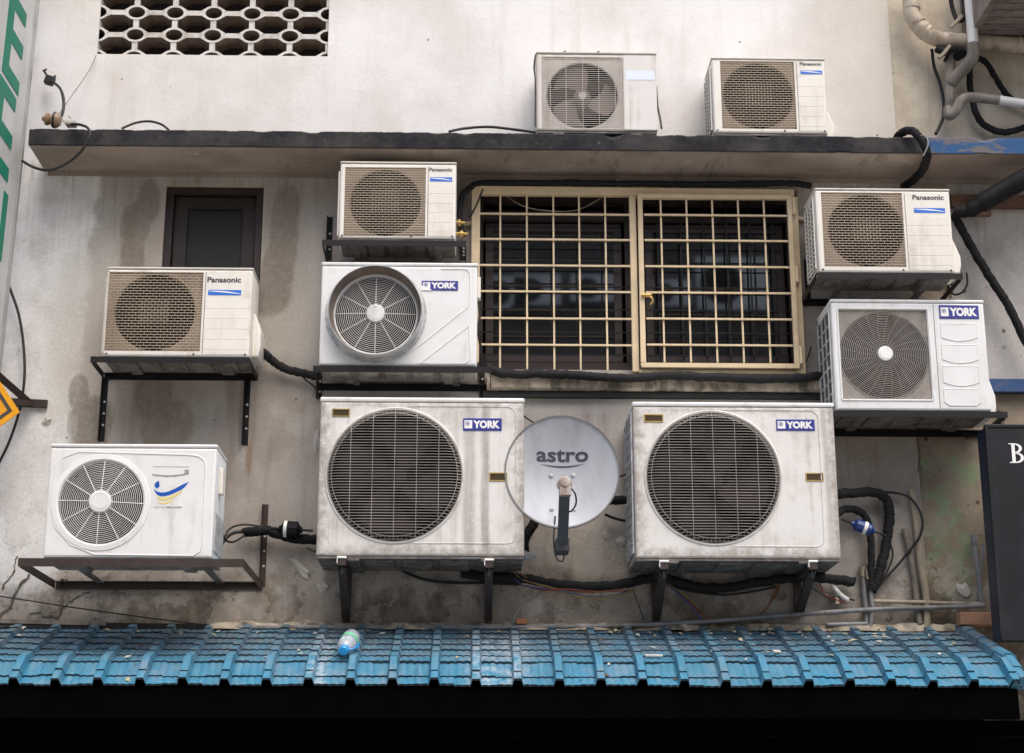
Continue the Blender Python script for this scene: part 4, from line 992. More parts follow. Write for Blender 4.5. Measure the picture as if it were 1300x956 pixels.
def profile(q, RH=.030):                    # height over one tile period, q in 0..1
    a = abs(q-.5)                  # rib centred on q = .5
    if a < .085: return RH
    if a < .135: return RH*(1-(a-.085)/.05)
    return .0042*abs(math.sin(math.pi*(a-.135)/.365*2))**.8 + .001
QS = sorted({0,.045,.09,.1375,.18,.23,.2775,.32,.365,.39,.415,.45,.5,.55,.585,.61,.635,.68,.7225,.77,.82,.8625,.91,.955})
rows = []; y, z = 0.0, z_top
for k in range(6): y2, z2 = y-R1*math.cos(S1), z-R1*math.sin(S1); rows.append((y, z, y2, z2, S1)); y, z = y2, z2
YB_, ZB_ = y, z
for k in range(2): R2 = (.120, .072)[k]; y2, z2 = y-R2*math.cos(S2), z-R2*math.sin(S2); rows.append((y, z, y2, z2, S2)); y, z = y2, z2
YE, ZE = y, z
m1, m2 = MB(), MB(); x_first = PH - PIT*18.5
xe_top, xe_bot = W(1218, 799, -.02).x, W(1296, 864, YE).x
nper = int((xe_bot + .1 - x_first)/PIT)+2
for ri, (ya, za, yb, zb_, S) in enumerate(rows):
    nx_, nz_ = -math.sin(S), math.cos(S)
    X = [x_first + PIT*(i+q) for i in range(nper) for q in QS]; H = [profile(q, .030 if ri < 6 else .043) for i in range(nper) for q in QS]
    V = []; jit = {}
    for i, (x, h) in enumerate(zip(X, H)):
        per = i//len(QS); rj = random.Random(per*31+ri*7); dl = (rj.random()-.5)*.014; dz_ = rj.random()*.006
        fr = (ya+yb)/2
        xe = xe_top + (xe_bot-xe_top)*max(0, min(1, (-fr)/(-YE)))
        xx = min(x, xe + .0); lift = .006 if ri < 6 else .009
        q0, q1 = h, h + lift + dz_
        ext = .012 + dl + .35*h*.25
        V.append((xx, ya + nx_*(q0+.001), za + nz_*q0))
        V.append((xx, yb + nx_*q1 - math.cos(S)*ext, zb_ + nz_*q1 - math.sin(S)*ext))
        V.append((xx, yb + nx_*(h+.0005) - math.cos(S)*ext, zb_ + nz_*(h+.0005) - math.sin(S)*ext))
    n = len(X); fa = []; fb = []
    for i in range(n-1):
        a, b_ = i*3, (i+1)*3
        if V[a][0] >= V[b_][0]-1e-6: continue
        fa.append((a, b_, b_+1, a+1)); fb.append((a+1, b_+1, b_+2, a+2))
    m1.add(V, fa); m2.add(V, fb)
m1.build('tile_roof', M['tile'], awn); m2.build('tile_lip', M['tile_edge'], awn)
# hip capping at the right end
hp = MB(); A, B_ = Vector((xe_top, -.02, z_top+.02)), Vector((xe_bot, YE, ZE+.03))
Kx = xe_top + (xe_bot-xe_top)*(YB_/YE); K_ = Vector((Kx, YB_, ZB_+.03))
segs = [A.lerp(K_, t/4) for t in range(5)] + [K_.lerp(B_, t/2) for t in (1, 2)]
for i in range(len(segs)-1):
    p, q = segs[i], segs[i+1]; d = (q-p).normalized(); sd_ = d.cross(Vector((0,0,1))).normalized(); upv = sd_.cross(d).normalized()
    o1 = .0; V = []
    for (e, o_, lft) in ((p, .9, 0), (q + d*.015, 1.0, .008)):
        for (s_, hh) in ((-.055,-.045),(-.035,.012),(-.015,.024),(.015,.024),(.035,.012),(.055,-.06)):
            V.append(e + sd_*s_*o_ + upv*(hh+lft))
    hp.add(V, [(k, k+1, k+7, k+6) for k in range(5)] + [(6,7,8,9,10,11)])
hp.build('hip_capping', M['tile'], awn)
# body of the awning below the tiles: fascia, soffit, closed side
XA = x_first + .02
b = MB(); b.box(XA, xe_bot-.02, YE-.004, YE+.03, ZE-.16, ZE-.012); b.build('fascia', M['shopshade'], awn)
b = MB(); b.box(XA, xe_bot-.02, YE+.031, -.002, ZE-.12, ZE-.105); b.build('soffit', M['shopshade'], awn)
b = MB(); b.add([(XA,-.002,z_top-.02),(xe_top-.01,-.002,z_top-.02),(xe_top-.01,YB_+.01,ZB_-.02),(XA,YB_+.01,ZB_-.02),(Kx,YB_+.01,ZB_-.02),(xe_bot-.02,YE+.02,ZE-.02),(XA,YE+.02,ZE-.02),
    (xe_top-.01,-.002,ZE-.10),(xe_bot-.02,YE+.02,ZE-.1)], [(0,1,2,3),(3,4,5,6),(1,7,8,5,4)]); b.build('deck', M['shopshade'], awn)
# mortar line and black gap-shade flashing at the back of the tiles
b = MB(); n = 150; xa, xb = W(268,797).x, W(1215,797).x; V = []
for i in range(n+1):
    x = xa+(xb-xa)*i/n; h1 = .022+.018*noise.noise(Vector((x*6,0,4)))+.01*noise.noise(Vector((x*25,0,4))); d1 = .05+.05*noise.noise(Vector((x*4,7,4)))
    V += [(x,-.003,z_top+h1+.012),(x,-.02,z_top+h1+.01),(x,-max(.03,d1)*.8,z_top+.02+h1*.3),(x,-max(.04,d1)-.02,z_top-.012)]
b.add(V, [(i*4+k,i*4+k+1,i*4+k+5,i*4+k+4) for i in range(n) for k in range(3)]); b.build('mortar_fillet', M['cement'], awn)
b = MB(); b.bar((W(-60,790,-.03).x,-.03,W(0,793,-.03).z-.0),(W(268,797,-.03).x,-.03,W(268,797,-.03).z), .035, .05); b.build('gap_shade_flashing', M['darkfill'], awn)  # flashing in black, standing in for the shaded gap above the tiles
b = MB(); b.bar((W(-60,788,-.05).x,-.045,W(0,788,-.05).z+.003),(W(135,792,-.045).x,-.045,W(135,792,-.045).z), .022, .03); b.build('pale_batten', M['pvc_grey'], awn)
# shopfront under the awning, deep shade put into its black colour
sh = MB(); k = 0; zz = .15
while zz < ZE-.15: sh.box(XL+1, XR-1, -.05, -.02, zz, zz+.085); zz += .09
sh.build('roller_shutter', M['shopshade'], house)
# ------------------------------------------------------------------ things on the awning
bt = thing('drink_bottle', 'clear plastic bottle with bright blue flip cap and green band lying on the blue tiles', 'bottle', (0,0,0))
c0 = W(450, 806, -.42); c1 = W(437, 829, -.62)
sur = lambda yy: (z_top + yy*math.tan(S1))
pb = Vector((W(445,816,-.48).x, -.50, sur(-.50)+.072)); pf = Vector((W(437,828,-.66).x, -.67, sur(-.67)+.066))
ax = (pf-pb).normalized(); q = ax.to_track_quat('Z','Y').to_matrix()
bt.location = pb
def clear():
    m = NT('clear_bottle_plastic', .12, 0, .5); m.b.inputs['Base Color'].default_value = (.70,.78,.84,1); m.b.inputs['Transmission Weight'].default_value = .55; return m.mat
L_ = (pf-pb).length
b = MB(); b.lathe([(.001,-.055),(.035,-.053),(.046,-.04),(.048,.02),(.045,.05),(.048,.07),(.048,L_*.62),(.044,L_*.75),(.032,L_*.88),(.020,L_*.95),(.020,L_)], n=28, ax='z', mat=q); b.build('bottle_body', clear(), bt, smooth=True)
b = MB(); b.lathe([(.0487,.035),(.0492,.04),(.0492,.062),(.0487,.066)], n=28, ax='z', mat=q); b.build('green_band', mk('bright_green_plastic', (.12,.60,.30), .35), bt, smooth=True)
b = MB(); b.lathe([(.024,L_*.93),(.025,L_*.94),(.025,L_+.02),(.019,L_+.027),(.001,L_+.028)], n=24, ax='z', mat=q); b.build('cap', mk('bright_cyan_blue_plastic', (.01,.30,.70), .3), bt, smooth=True)
b = MB(); b.tube([q @ Vector(p) for p in [(.022,-.002,L_*.97),(.046,0,L_*.92),(.062,0,L_*.7),(.058,0,L_*.48),(.05,0,L_*.42)]], .006, 8); b.build('carry_strap', mk('blue_strap_plastic', (.01,.26,.62), .35), bt, smooth=True)
def debris(name, label, cat, px, py, yy, sx, sy, sz, mat, rot=0, group=None):
    p = W(px, py, yy); b = MB(); b.box(-sx/2, sx/2, -sy/2, sy/2, 0, sz)
    S = S1 if yy > YB_ else S2; zz = (z_top + yy*math.tan(S1) if yy > YB_ else ZB_+(yy-YB_)*math.tan(S2)) + .016
    o = b.build(name, mat, loc=(p.x, yy, zz), bevel=sz*.25); o.rotation_euler = (S, 0, rot); return tag(o, label, cat, group)
debris('plaster_scrap', 'cream plaster strip lying on the tiles below the second large condenser', 'debris', 830, 829, -.60, .09, .02, .010, M['flake'])
debris('plaster_scrap', 'small pale plaster chip on the dusty tiles at the right', 'debris', 986, 826, -.52, .04, .03, .012, M['flake'], .3)
debris('dry_stick', 'dry yellow bamboo stick on the tiles below the right condenser', 'debris', 982, 795, -.07, .08, .018, .012, M['leafdry'], .5)
debris('dry_stick', 'short pale stick on the tiles beside the conduit joint', 'debris', 1028, 797, -.08, .09, .02, .014, M['leafdry'], .3)
o_ = MB(); o_.box(-.12,.06,-.06,.02,0,.07); p = W(1243,790,-.08)
tag(o_.build('clay_brick', mk('pinkish_clay_brick', (.40,.22,.13), .85, var=.2, bump=.4), loc=(p.x,-.08,z_top+.015), bevel=.006), 'pinkish clay brick lying against the wall beside the charcoal sign', 'brick')
o_ = MB(); o_.box(-.03,.03,-.03,.0,0,.03); p = W(662,793,-.03)
tag(o_.build('brick_shard', M['brick'], loc=(p.x,-.045,z_top+.02), bevel=.006), 'small orange brick shard on the mortar below the satellite dish', 'debris')
# ------------------------------------------------------------------ satellite dish
DY = -.47; dc = W(713.5, 598.5, DY); dr = W(785, 598, DY).x - dc.x
sd_ = thing('satellite_dish', 'round grey satellite dish with printed word between the two large condensers', 'satellite dish', dc)
b = MB(); prof = []
for i in range(15):
    rr = dr*i/14; prof.append((max(rr,.0005), .075*(1-(rr/dr)**2)))
b.lathe(prof, (0,0,0), n=96); b.build('reflector', M['dish'], sd_, smooth=True)
b = MB(); b.lathe([(dr-.002,-.004),(dr+.006,-.005),(dr+.008,.010),(dr+.002,.013),(dr-.01,.013)], n=96); b.build('rim', M['dishrim'], sd_, smooth=True)
b = MB(); b.lathe([(dr-.01,.0135),(dr*.6,.065),(dr*.2,.10),(.001,.10)], n=64); b.build('reflector_back', M['dishrim'], sd_, smooth=True)
def dsurf(x, z): return .075*(1-(math.hypot(x,z)/dr)**2)
t = MB(); A, B_ = W(681,570,DY+.05)-dc, W(747,586,DY+.05)-dc
t.text('astro', A.x, B_.x, (A.z+B_.z)/2, abs(A.z-B_.z), 0, bold=.022); n0 = len(t.v)
n = 14; TP = [(A.x+.02+(B_.x-A.x-.02)*i/n, B_.z-.012-.010*math.sin(math.pi*(i/n))**1 + (.006*(i/n)**3)) for i in range(n+1)]
for i in range(n): 
    w0, w1 = .0085*math.sin(math.pi*min(1,(i+.3)/(n*.9+1))), .0085*math.sin(math.pi*min(1,(i+1.3)/(n*.9+1)))
    t.add([(TP[i][0],0,TP[i][1]),(TP[i+1][0],0,TP[i+1][1]),(TP[i+1][0],0,TP[i+1][1]-w1),(TP[i][0],0,TP[i][1]-w0)], [(0,1,2,3)])
t.v = [(x, dsurf(x, z)-.0022, z) for x, y_, z in t.v]; t.build('lettering', M['astroink'], sd_)
for (px, py) in ((699.5,603.5),(728,603),(700,648),(729,648)):
    c = W(px, py, DY+.06)-dc; b = MB(); yy = dsurf(c.x, c.z)
    b.lathe([(.0006,yy-.009),(.006,yy-.009),(.008,yy-.005),(.012,yy-.004),(.013,yy)], (c.x,0,c.z), n=16); b.build('bolt', M['galv'], sd_, smooth=True)
LN = W(717, 616, DY-.36)-dc; AB = W(714, 692, DY-.02)-dc
b = MB(); b.bar(AB, LN+Vector((0,.03,-.03)), .055, .035); b.build('feed_arm', M['arm'], sd_, bevel=.003)
b = MB(); b.box(AB.x-.036, AB.x+.036, AB.y-.03, AB.y+.12, AB.z-.035, AB.z+.035); b.build('arm_bracket', M['ink'], sd_, bevel=.004)
b = MB(); qd = Vector((0,1,.02)).to_track_quat('Z','Y').to_matrix()
b.lathe([(.001,-.02),(.022,-.018),(.033,-.005),(.035,.02),(.035,.04),(.039,.042),(.039,.06),(.001,.062)], tuple(LN+Vector((0,-.02,.01))), ax='z', n=24, mat=qd)
b.box(LN.x-.026, LN.x+.030, LN.y-.03, LN.y+.02, LN.z-.055, LN.z-.005); ln = b.build('receiver', M['lnb'], sd_, smooth=True)
b = MB(); b.tube(spline([LN+Vector((.02,-.02,-.01)), LN+Vector((.05,-.03,-.05)), LN+Vector((.055,-.02,-.10)), LN+Vector((.03,0,-.135)), LN+Vector((.0,.02,-.13))]), .0045, 6); b.build('cable', M['cable'], sd_, smooth=True)
b = MB(); b.tube(spline([AB+Vector((-.035,.03,.16)), AB+Vector((-.045,.02,.02)), AB+Vector((-.03,.0,-.07)), AB+Vector((0,.0,-.085)), AB+Vector((.01,.02,-.05))]), .0045, 6); b.build('cable', M['cable'], sd_, smooth=True)
b = MB(); b.tube([(0,.13,0),(0,-DY-.02,0)], .024, 12); b.tube([(0,.17,.10),(0,.17,-.12)], .04, 12); b.box(-.07,.07,-DY-.012,-DY-.001,-.1,.1); b.build('wall_mount', M['dishrim'], sd_, smooth=True)
# ------------------------------------------------------------------ pipes, hoses and cables
def run(name, label, cat, pts, r, mat, n=10, sub=6, group=None, loops=True):
    P_ = [W(p[0], p[1], p[2]) for p in pts]; o0 = P_[0]
    Q_ = spline(P_, sub) if sub else P_
    if mat in (R__, T_) and not isinstance(r, list):      # lumpy foam with tape wraps
        Q_ = spline(Q_, 4); sd0 = pts[0][0]*.37
        rr_ = [r*(1+.13*noise.noise(Vector((i*.35, sd0, 0)))+.07*noise.noise(Vector((i*1.3, sd0, 5)))-(.10 if (i+int(sd0))%17 == 0 else 0)) for i in range(len(Q_))]
        Q_ = [q+Vector((noise.noise(Vector((i*.21,sd0,1))), 0, noise.noise(Vector((i*.21,sd0,2)))))*r*.22 for i, q in enumerate(Q_)]
        r = rr_
    b = MB(); b.tube([q-o0 for q in Q_], r, n)
    o = b.build(name, mat, smooth=60, loc=o0); return tag(o, label, cat, group)
T_ = M['tape']; R__ = M['rubber']
run('insulated_pipe', 'long black insulated pipe running across the sill under the window grille', 'insulated pipe', [(618,466,-.06),(640,474,-.10),(700,475,-.10),(740,477,-.11),(800,480,-.11),(850,477,-.10),(900,479,-.11),(970,481,-.10),(1020,480,-.10),(1050,476,-.06)], .026, R__)
run('insulated_pipe', 'black insulated pipe looping over the top of the window grille', 'insulated pipe', [(588,300,-.12),(584,275,-.12),(586,252,-.10),(597,238,-.08),(615,233,-.06),(700,232,-.06),(800,233,-.06),(900,234,-.06),(1000,233,-.06),(1030,236,-.06)], .018, R__)
run('insulated_pipe', 'black insulated pipe from the left cream condenser to the collared unit', 'insulated pipe', [(322,440,-.16),(336,449,-.10),(350,461,-.06),(365,469,-.05),(385,474,-.05),(402,478,-.05)], .024, R__)
run('thin_cable', 'thin black cable sagging from the pipe beside the collared unit bracket', 'cable', [(375,468,-.04),(388,482,-.03),(400,492,-.03),(404,505,-.03)], .005, M['cable'])
run('insulated_pipe', 'thick black pipe bundle sagging below the two large condensers', 'insulated pipe', [(585,728,-.06),(630,733,-.07),(660,734,-.08),(700,741,-.08),(740,744,-.08),(780,743,-.08),(815,736,-.08),(835,732,-.10),(850,736,-.08),(890,746,-.08),(930,745,-.08),(970,738,-.08),(1010,733,-.08),(1050,735,-.08),(1085,739,-.07)], .027, R__, sub=5)
run('thin_cable', 'thin black cable drooping under the left large condenser', 'cable', [(500,718,-.05),(520,729,-.04),(545,737,-.04),(580,740,-.04),(615,740,-.04),(660,742,-.04)], .008, M['cable'])
run('wrapped_pipe', 'black wrapped pipe between the left large condenser and the dish', 'insulated pipe', [(684,655,-.12),(676,668,-.16),(668,680,-.2),(665,692,-.22),(666,702,-.22)], .026, T_)
b = MB(); c = W(667,706,-.24); b.lathe([(.001,-.05),(.016,-.05),(.016,.0),(.022,.0),(.022,.03),(.013,.032),(.013,.055),(.001,.056)], (0,0,0), ax='x', n=14); b.lathe([(.001,-.028),(.010,-.028),(.010,.028),(.001,.028)], (0,0,0), ax='z', n=10)
tag(b.build('pipe_valve', M['galv'], loc=c, smooth=True), 'small metal service valve at the lower right edge of the streaked condenser', 'valve')
run('insulated_pipe', 'short black pipe leaving the dish towards the right large condenser', 'insulated pipe', [(768,636,-.12),(780,635,-.12),(800,635,-.12)], .025, R__)
for i, (m_, pts, w_) in enumerate([('w_orange', [(660,728,-.1),(675,737,-.1),(690,744,-.09),(715,748,-.09),(745,752,-.09),(790,748,-.09)], 'orange'),
        ('w_yellow', [(650,724,-.1),(662,735,-.1),(680,741,-.1),(700,746,-.1),(720,754,-.09),(755,760,-.09),(785,756,-.09),(806,748,-.09)], 'yellow'),
        ('w_blueW', [(648,730,-.1),(662,742,-.1),(680,746,-.1),(715,751,-.09),(750,758,-.08),(780,756,-.08),(800,748,-.09)], 'blue'),
        ('w_red', [(660,742,-.1),(690,749,-.1),(720,748,-.1),(760,751,-.09),(800,749,-.09)], 'red')]):
    run('loose_wire', 'thin %s wire in the loose bundle hanging under the dish' % w_, 'wire', pts, .0045, M[m_], 6, group='coloured wires under the dish')
for i, (m_, pts, w_) in enumerate([('w_red', [(842,740,-.09),(862,752,-.08),(880,768,-.07),(900,787,-.06)], 'red'), ('w_blueW', [(845,740,-.09),(866,758,-.08),(880,773,-.07),(890,787,-.06)], 'blue'), ('w_yellow', [(848,741,-.09),(870,757,-.08),(885,771,-.06),(896,788,-.06)], 'yellow')]):
    run('loose_wire', 'thin %s wire fanning down from the bundle to the tiles right of the dish' % w_, 'wire', pts, .004, M[m_], 6, group='coloured wires right of the dish')
for (m_, pts, w_) in [('w_orange', [(988,742,-.07),(982,756,-.06),(975,770,-.06),(962,783,-.06)], 'orange'), ('w_red', [(990,740,-.07),(986,754,-.06),(978,763,-.06)], 'red')]:
    run('loose_wire', '%s wire hanging left of the rightmost arm bracket' % w_, 'wire', pts, .0045, M[m_], 6)
for (m_, pts, w_) in [('w_red', [(1040,740,-.07),(1046,752,-.06),(1058,760,-.06),(1075,766,-.06)], 'red'), ('w_orange', [(1036,742,-.07),(1042,750,-.06),(1052,757,-.06)], 'orange'), ('cable', [(1026,742,-.07),(1040,752,-.06),(1060,757,-.06),(1085,762,-.06)], 'black')]:
    run('loose_wire', '%s wire tangled between the rightmost arm bracket and the conduits' % w_, 'wire', pts, .0045, M[m_], 6)
run('grey_cable', 'pale grey cable bending down to the mortar below the dish', 'cable', [(694,748,-.09),(680,758,-.07),(663,768,-.06),(654,780,-.05),(652,792,-.05)], .008, M['greycable'])
run('loose_wire', 'thin dark wire dropping from the bundle left of the third arm bracket', 'wire', [(804,749,-.06),(810,766,-.05),(818,788,-.05)], .003, M['cable'], 5)
run('thin_cable', 'slack black cable sagging under the right large condenser', 'cable', [(855,745,-.06),(880,751,-.05),(915,755,-.05),(950,752,-.05),(985,745,-.05)], .006, M['cable'])
run('pvc_tube', 'short white plastic tube dangling beside the rightmost arm bracket', 'pipe', [(1054,738,-.06),(1060,747,-.07),(1068,756,-.06),(1077,762,-.05)], .014, M['pvc_white'])
run('pvc_tube', 'stubby cream plastic tube end pointing down beside the white one', 'pipe', [(1060,750,-.05),(1062,760,-.05),(1063,767,-.05)], .014, M['pvc_cream'])
run('long_conduit', 'long grey conduit lying along the top of the blue tiles', 'conduit', [(270,797,-.06),(450,796.5,-.06),(650,796.5,-.06),(800,794,-.06),(900,789,-.06),(1000,781,-.06),(1120,773,-.06),(1200,771,-.06),(1250,769,-.06)], .013, M['conduit'], sub=3)
run('upper_conduit', 'straight pale grey conduit from the short uprights to the charcoal sign', 'conduit', [(1106,763,-.04),(1180,765,-.04),(1250,768,-.04)], .012, M['cond_cream'], sub=0)
def capped(name, label, pts, r, mat, capmat=None, cat='conduit'):
    root = thing(name, label, cat, W(*pts[0])); P_ = [W(*p)-W(*pts[0]) for p in pts]
    b = MB(); b.tube(P_, r, 12); b.build('tube', mat, root, smooth=60)
    b = MB(); d = (P_[1]-P_[0]).normalized(); b.tube([P_[0]-d*.004, P_[0]+d*.05], r*1.3, 12); b.build('coupling', capmat or mat, root, smooth=60)
capped('conduit_upright', 'left of two upright grey conduits with pale couplings', [(1094.5,721,-.03),(1101,797,-.03)], .015, M['conduit'], M['cond_cream'])
capped('conduit_upright', 'right of two upright conduits with pale couplings, cream lower end', [(1101,724,-.05),(1108,770,-.05),(1105,797,-.05)], .012, M['conduit'], M['cond_cream'])
capped('conduit_upright', 'tall dark grey conduit ending in a socket beside the cream pole', [(1149,672,-.03),(1158,720,-.03),(1168,792,-.03)], .016, M['pvc_grey'], M['pvc_grey'])
capped('conduit_upright', 'dark conduit with socket end close to the charcoal sign', [(1236,680,-.03),(1241,720,-.03),(1246,768,-.03)], .014, M['conduit'], M['conduit'])
run('leaning_conduit', 'thin conduit leaning against the wall close to the charcoal sign', 'conduit', [(1248,690,-.05),(1245,730,-.03),(1240,762,-.03)], .009, M['conduit'], sub=0)
run('low_conduit', 'short grey conduit lying on the tiles below the two uprights', 'conduit', [(1050,793,-.05),(1101,792,-.05)], .012, M['conduit'], sub=0)
run('cream_pole', 'tall cream stained pole leaning against the ochre wall', 'pole', [(1157,622,-.03),(1163,660,-.03),(1168,710,-.03),(1175,755,-.03),(1177,797,-.03)], .021, M['cond_cream'])
run('insulated_pipe', 'upper black insulated hose bending down beside the right large condenser', 'insulated pipe', [(1055,627,-.2),(1085,626,-.16),(1110,625,-.10),(1123,632,-.07),(1129,650,-.06),(1127,680,-.05),(1121,710,-.05),(1114,735,-.05),(1107,750,-.05)], .027, R__)
run('insulated_pipe', 'lower black insulated hose curling down behind the blue filter', 'insulated pipe', [(1055,662,-.2),(1066,650,-.16),(1078,646,-.12),(1092,650,-.09),(1102,664,-.08),(1106,690,-.07),(1106,720,-.06),(1106,748,-.05)], .021, R__)
run('thin_cable', 'thin black cable arching over the cream pole and down', 'cable', [(1100,627,-.08),(1130,625,-.05),(1155,632,-.06),(1170,655,-.08),(1168,680,-.08),(1150,705,-.05),(1130,728,-.04),(1110,750,-.04)], .007, M['cable'])
run('thin_cable', 'thin cable curling between the two black hoses', 'cable', [(1118,678,-.05),(1130,690,-.04),(1133,708,-.04),(1122,735,-.04)], .005, M['cable'])
def filt(px0, py0, px1, py1, yy, r, mat, label, band):
    a, b_ = W(px0,py0,yy), W(px1,py1,yy); root = thing('filter_drier', label, 'filter', a); d = b_-a; q = d.to_track_quat('Z','Y').to_matrix(); L_ = d.length
    m = MB(); m.lathe([(.001,0),(r*.35,0),(r*.4,L_*.08),(r,L_*.2),(r*1.0,L_*.8),(r*.4,L_*.92),(r*.35,L_),(.001,L_)], ax='z', n=10, mat=q); m.build('canister', mat, root, smooth=30)
    m = MB(); m.lathe([(r*1.02,L_*band),(r*1.02,L_*(band+.14))], ax='z', n=24, mat=q); m.build('white_band', M['white'], root, smooth=True)
    m = MB(); m.tube([-d*.45, d*1.45], .006, 6); m.build('copper_line', M['cable'], root, smooth=True)
filt(1081, 664, 1111, 675, -.20, .035, M['capblue'], 'blue filter canister with a white band beside the right large condenser', .5)
filt(354, 671, 384, 673, -.10, .045, M['tape'], 'black filter canister with a white band left of the streaked condenser', .22)
run('insulated_pipe', 'black insulated pipe crossing the wall post left of the streaked condenser', 'insulated pipe', [(310,677,-.06),(325,674,-.08),(340,674,-.08),(360,680,-.07),(380,684,-.06),(408,685,-.05)], .027, T_)
run('thin_cable', 'stiff black cable leaving the lowest left condenser towards the post', 'cable', [(282,690,-.16),(288,682,-.12),(298,676,-.08),(312,675,-.06)], .010, M['cable'])
run('thin_cable', 'thin black cable arching from the lowest left condenser to the filter', 'cable', [(281,700,-.2),(284,684,-.14),(292,671,-.1),(308,666,-.07),(330,668,-.06),(354,671,-.06)], .006, M['cable'])
run('thin_cable', 'thin black cable hanging from the side handle of the lowest left condenser', 'cable', [(277,617,-.27),(277,640,-.25),(280,665,-.22),(285,684,-.18),(296,688,-.12),(310,680,-.08)], .006, M['cable'])
run('thin_cable', 'thin taut cable sloping down above the tiles at lower left', 'cable', [(-20,755,-.03),(0,757,-.03),(120,775,-.03),(250,792,-.03),(300,796,-.03)], .004, M['cable'])
run('thin_cable', 'black cable bowing down the white wall strip at the left', 'cable', [(0,330,-.06),(8,355,-.06),(14,370,-.06),(24,400,-.05),(30,440,-.05),(31,480,-.06),(25,520,-.06),(12,560,-.05),(-5,595,-.05)], .008, M['cable'])
# left end of the ledge: insulator, wires
run('thin_cable', 'black cable looping below the left end of the ledge', 'cable', [(85,158,-.3),(100,158,-.44),(112,163,-.46),(113,175,-.47),(100,195,-.47),(80,210,-.46),(60,216,-.45),(42,212,-.42),(28,204,-.4)], .008, M['cable'])
run('thin_cable', 'bent black cable standing up from the left end of the ledge', 'cable', [(74,156,-.25),(80,142,-.25),(81,126,-.2),(76,112,-.15),(66,103,-.1)], .008, M['cable'])
run('thin_cable', 'second strand of the bent cable above the left ledge end', 'cable', [(76,156,-.22),(80,135,-.2),(78,118,-.16),(74,110,-.14)], .005, M['cable'])
run('thin_wire', 'pale wire rising from the ledge to the breeze block screen', 'wire', [(72,150,-.25),(85,130,-.15),(102,106,-.08),(115,86,-.04),(122,70,-.02)], .0035, M['greycable'], 5)
run('thin_cable', 'short black cable arched on top of the ledge at the left', 'cable', [(155,163,-.38),(172,156,-.33),(190,154,-.3),(205,158,-.3),(214,165,-.36)], .007, M['cable'])
run('thin_cable', 'short black cable lying on the ledge left of the old condenser', 'cable', [(570,167,-.38),(590,163,-.34),(620,161,-.3),(650,164,-.3),(680,168,-.33)], .008, M['cable'])
run('thin_cable', 'black cable stub curling beside the old condenser on the ledge', 'cable', [(833,110,-.2),(835,135,-.24),(838,150,-.27),(840,163,-.3)], .006, M['cable'])
c = W(63, 102, -.08); b = MB(); b.rbox(-.028,.028,-.02,.02,-.028,.028,.008); b.bar((-.02,0,.02),(-.06,0,.05),.012,.012); b.bar((-.05,0,.045),(-.045,0,.065),.008,.008); b.bar((.02,0,.02),(.022,0,.04),.01,.01)
o = b.build('cable_clip', M['cable'], loc=c); o.rotation_euler = (0,.3,0); tag(o, 'small black cable clip on the bent cable above the ledge end', 'clip')
ins = thing('insulator', 'brown ceramic insulator lying on the left end of the ledge', 'insulator', W(66,152,-.36))
qi = Vector((-1,0,.12)).to_track_quat('Z','Y').to_matrix()
b = MB(); b.lathe([(.001,-.05),(.03,-.048),(.045,-.03),(.045,-.005),(.03,.0),(.028,.012),(.036,.02),(.034,.035),(.016,.042),(.012,.055),(.001,.056)], ax='z', n=20, mat=qi); b.build('body', mk('brown_glazed_ceramic', (.27,.18,.11), .4, var=.25), ins, smooth=True)
b = MB(); b.lathe([(.046,-.024),(.049,-.018),(.046,-.012)], ax='z', n=20, mat=qi); b.build('wire_band', M['cable'], ins, smooth=True)
o = MB(); o.rbox(-.03,.03,-.03,.03,0,.03,.008); o.bar((-.03,0,.01),(-.06,-.03,.045),.006,.006); o.bar((.02,0,.01),(-.01,-.03,.05),.006,.006)
tag(o.build('mortar_lump', M['flake'], loc=W(90,160,-.34)), 'pale lump of mortar with wires beside the insulator on the ledge', 'debris')
# top right: soil pipe, white pipes, hoses
PB = [(1154,-20,-.12),(1156,2,-.12),(1158,20,-.12),(1166,33,-.12),(1180,45,-.12),(1196,51,-.12),(1215,52,-.12),(1260,55,-.12),(1330,60,-.12)]
sp = thing('drain_pipe', 'wide cream drain pipe bending along the ochre wall at the top right', 'pipe', W(*PB[0]))
o0 = W(*PB[0]); b = MB(); b.tube([q-o0 for q in spline([W(*p) for p in PB], 6)], .048, 20); b.build('pipe', M['pvc_cream'], sp, smooth=60)
def collar(root, p, q, r, w_, mat, name='socket'):
    a = W(*p)-Vector(root.location); d = (W(*q)-W(*p)).normalized(); m = MB(); m.tube([a-d*w_/2, a+d*w_/2], r, 20); m.build(name, mat, root, smooth=60)
for p, q in (((1157.5,10,-.12),(1158,20,-.12)), ((1164,29,-.12),(1170,36,-.12)), ((1171,37,-.12),(1178,43,-.12)), ((1175,41,-.12),(1182,46,-.12)), ((1205,52,-.12),(1215,52,-.12)), ((1293,57,-.12),(1300,58,-.12))): collar(sp, p, q, .053, .022 , M['pvc_cream'])
run('dark_pipe', 'dark grimy vertical pipe dropping from the wide drain pipe', 'pipe', [(1208,56,-.12),(1207,80,-.10),(1206,100,-.10),(1206,125,-.10),(1205,142,-.10)], .030, M['pvc_grey'], 14)
wp = thing('white_pipe', 'white plastic pipe coming down and elbowing into the dark pipe', 'pipe', W(1230,-15,-.2)); o0 = Vector(wp.location)
b = MB(); b.tube([W(1230,-15,-.2)-o0, W(1236,62,-.2)-o0], .032, 16); b.build('pipe', M['pvc_white'], wp, smooth=60)
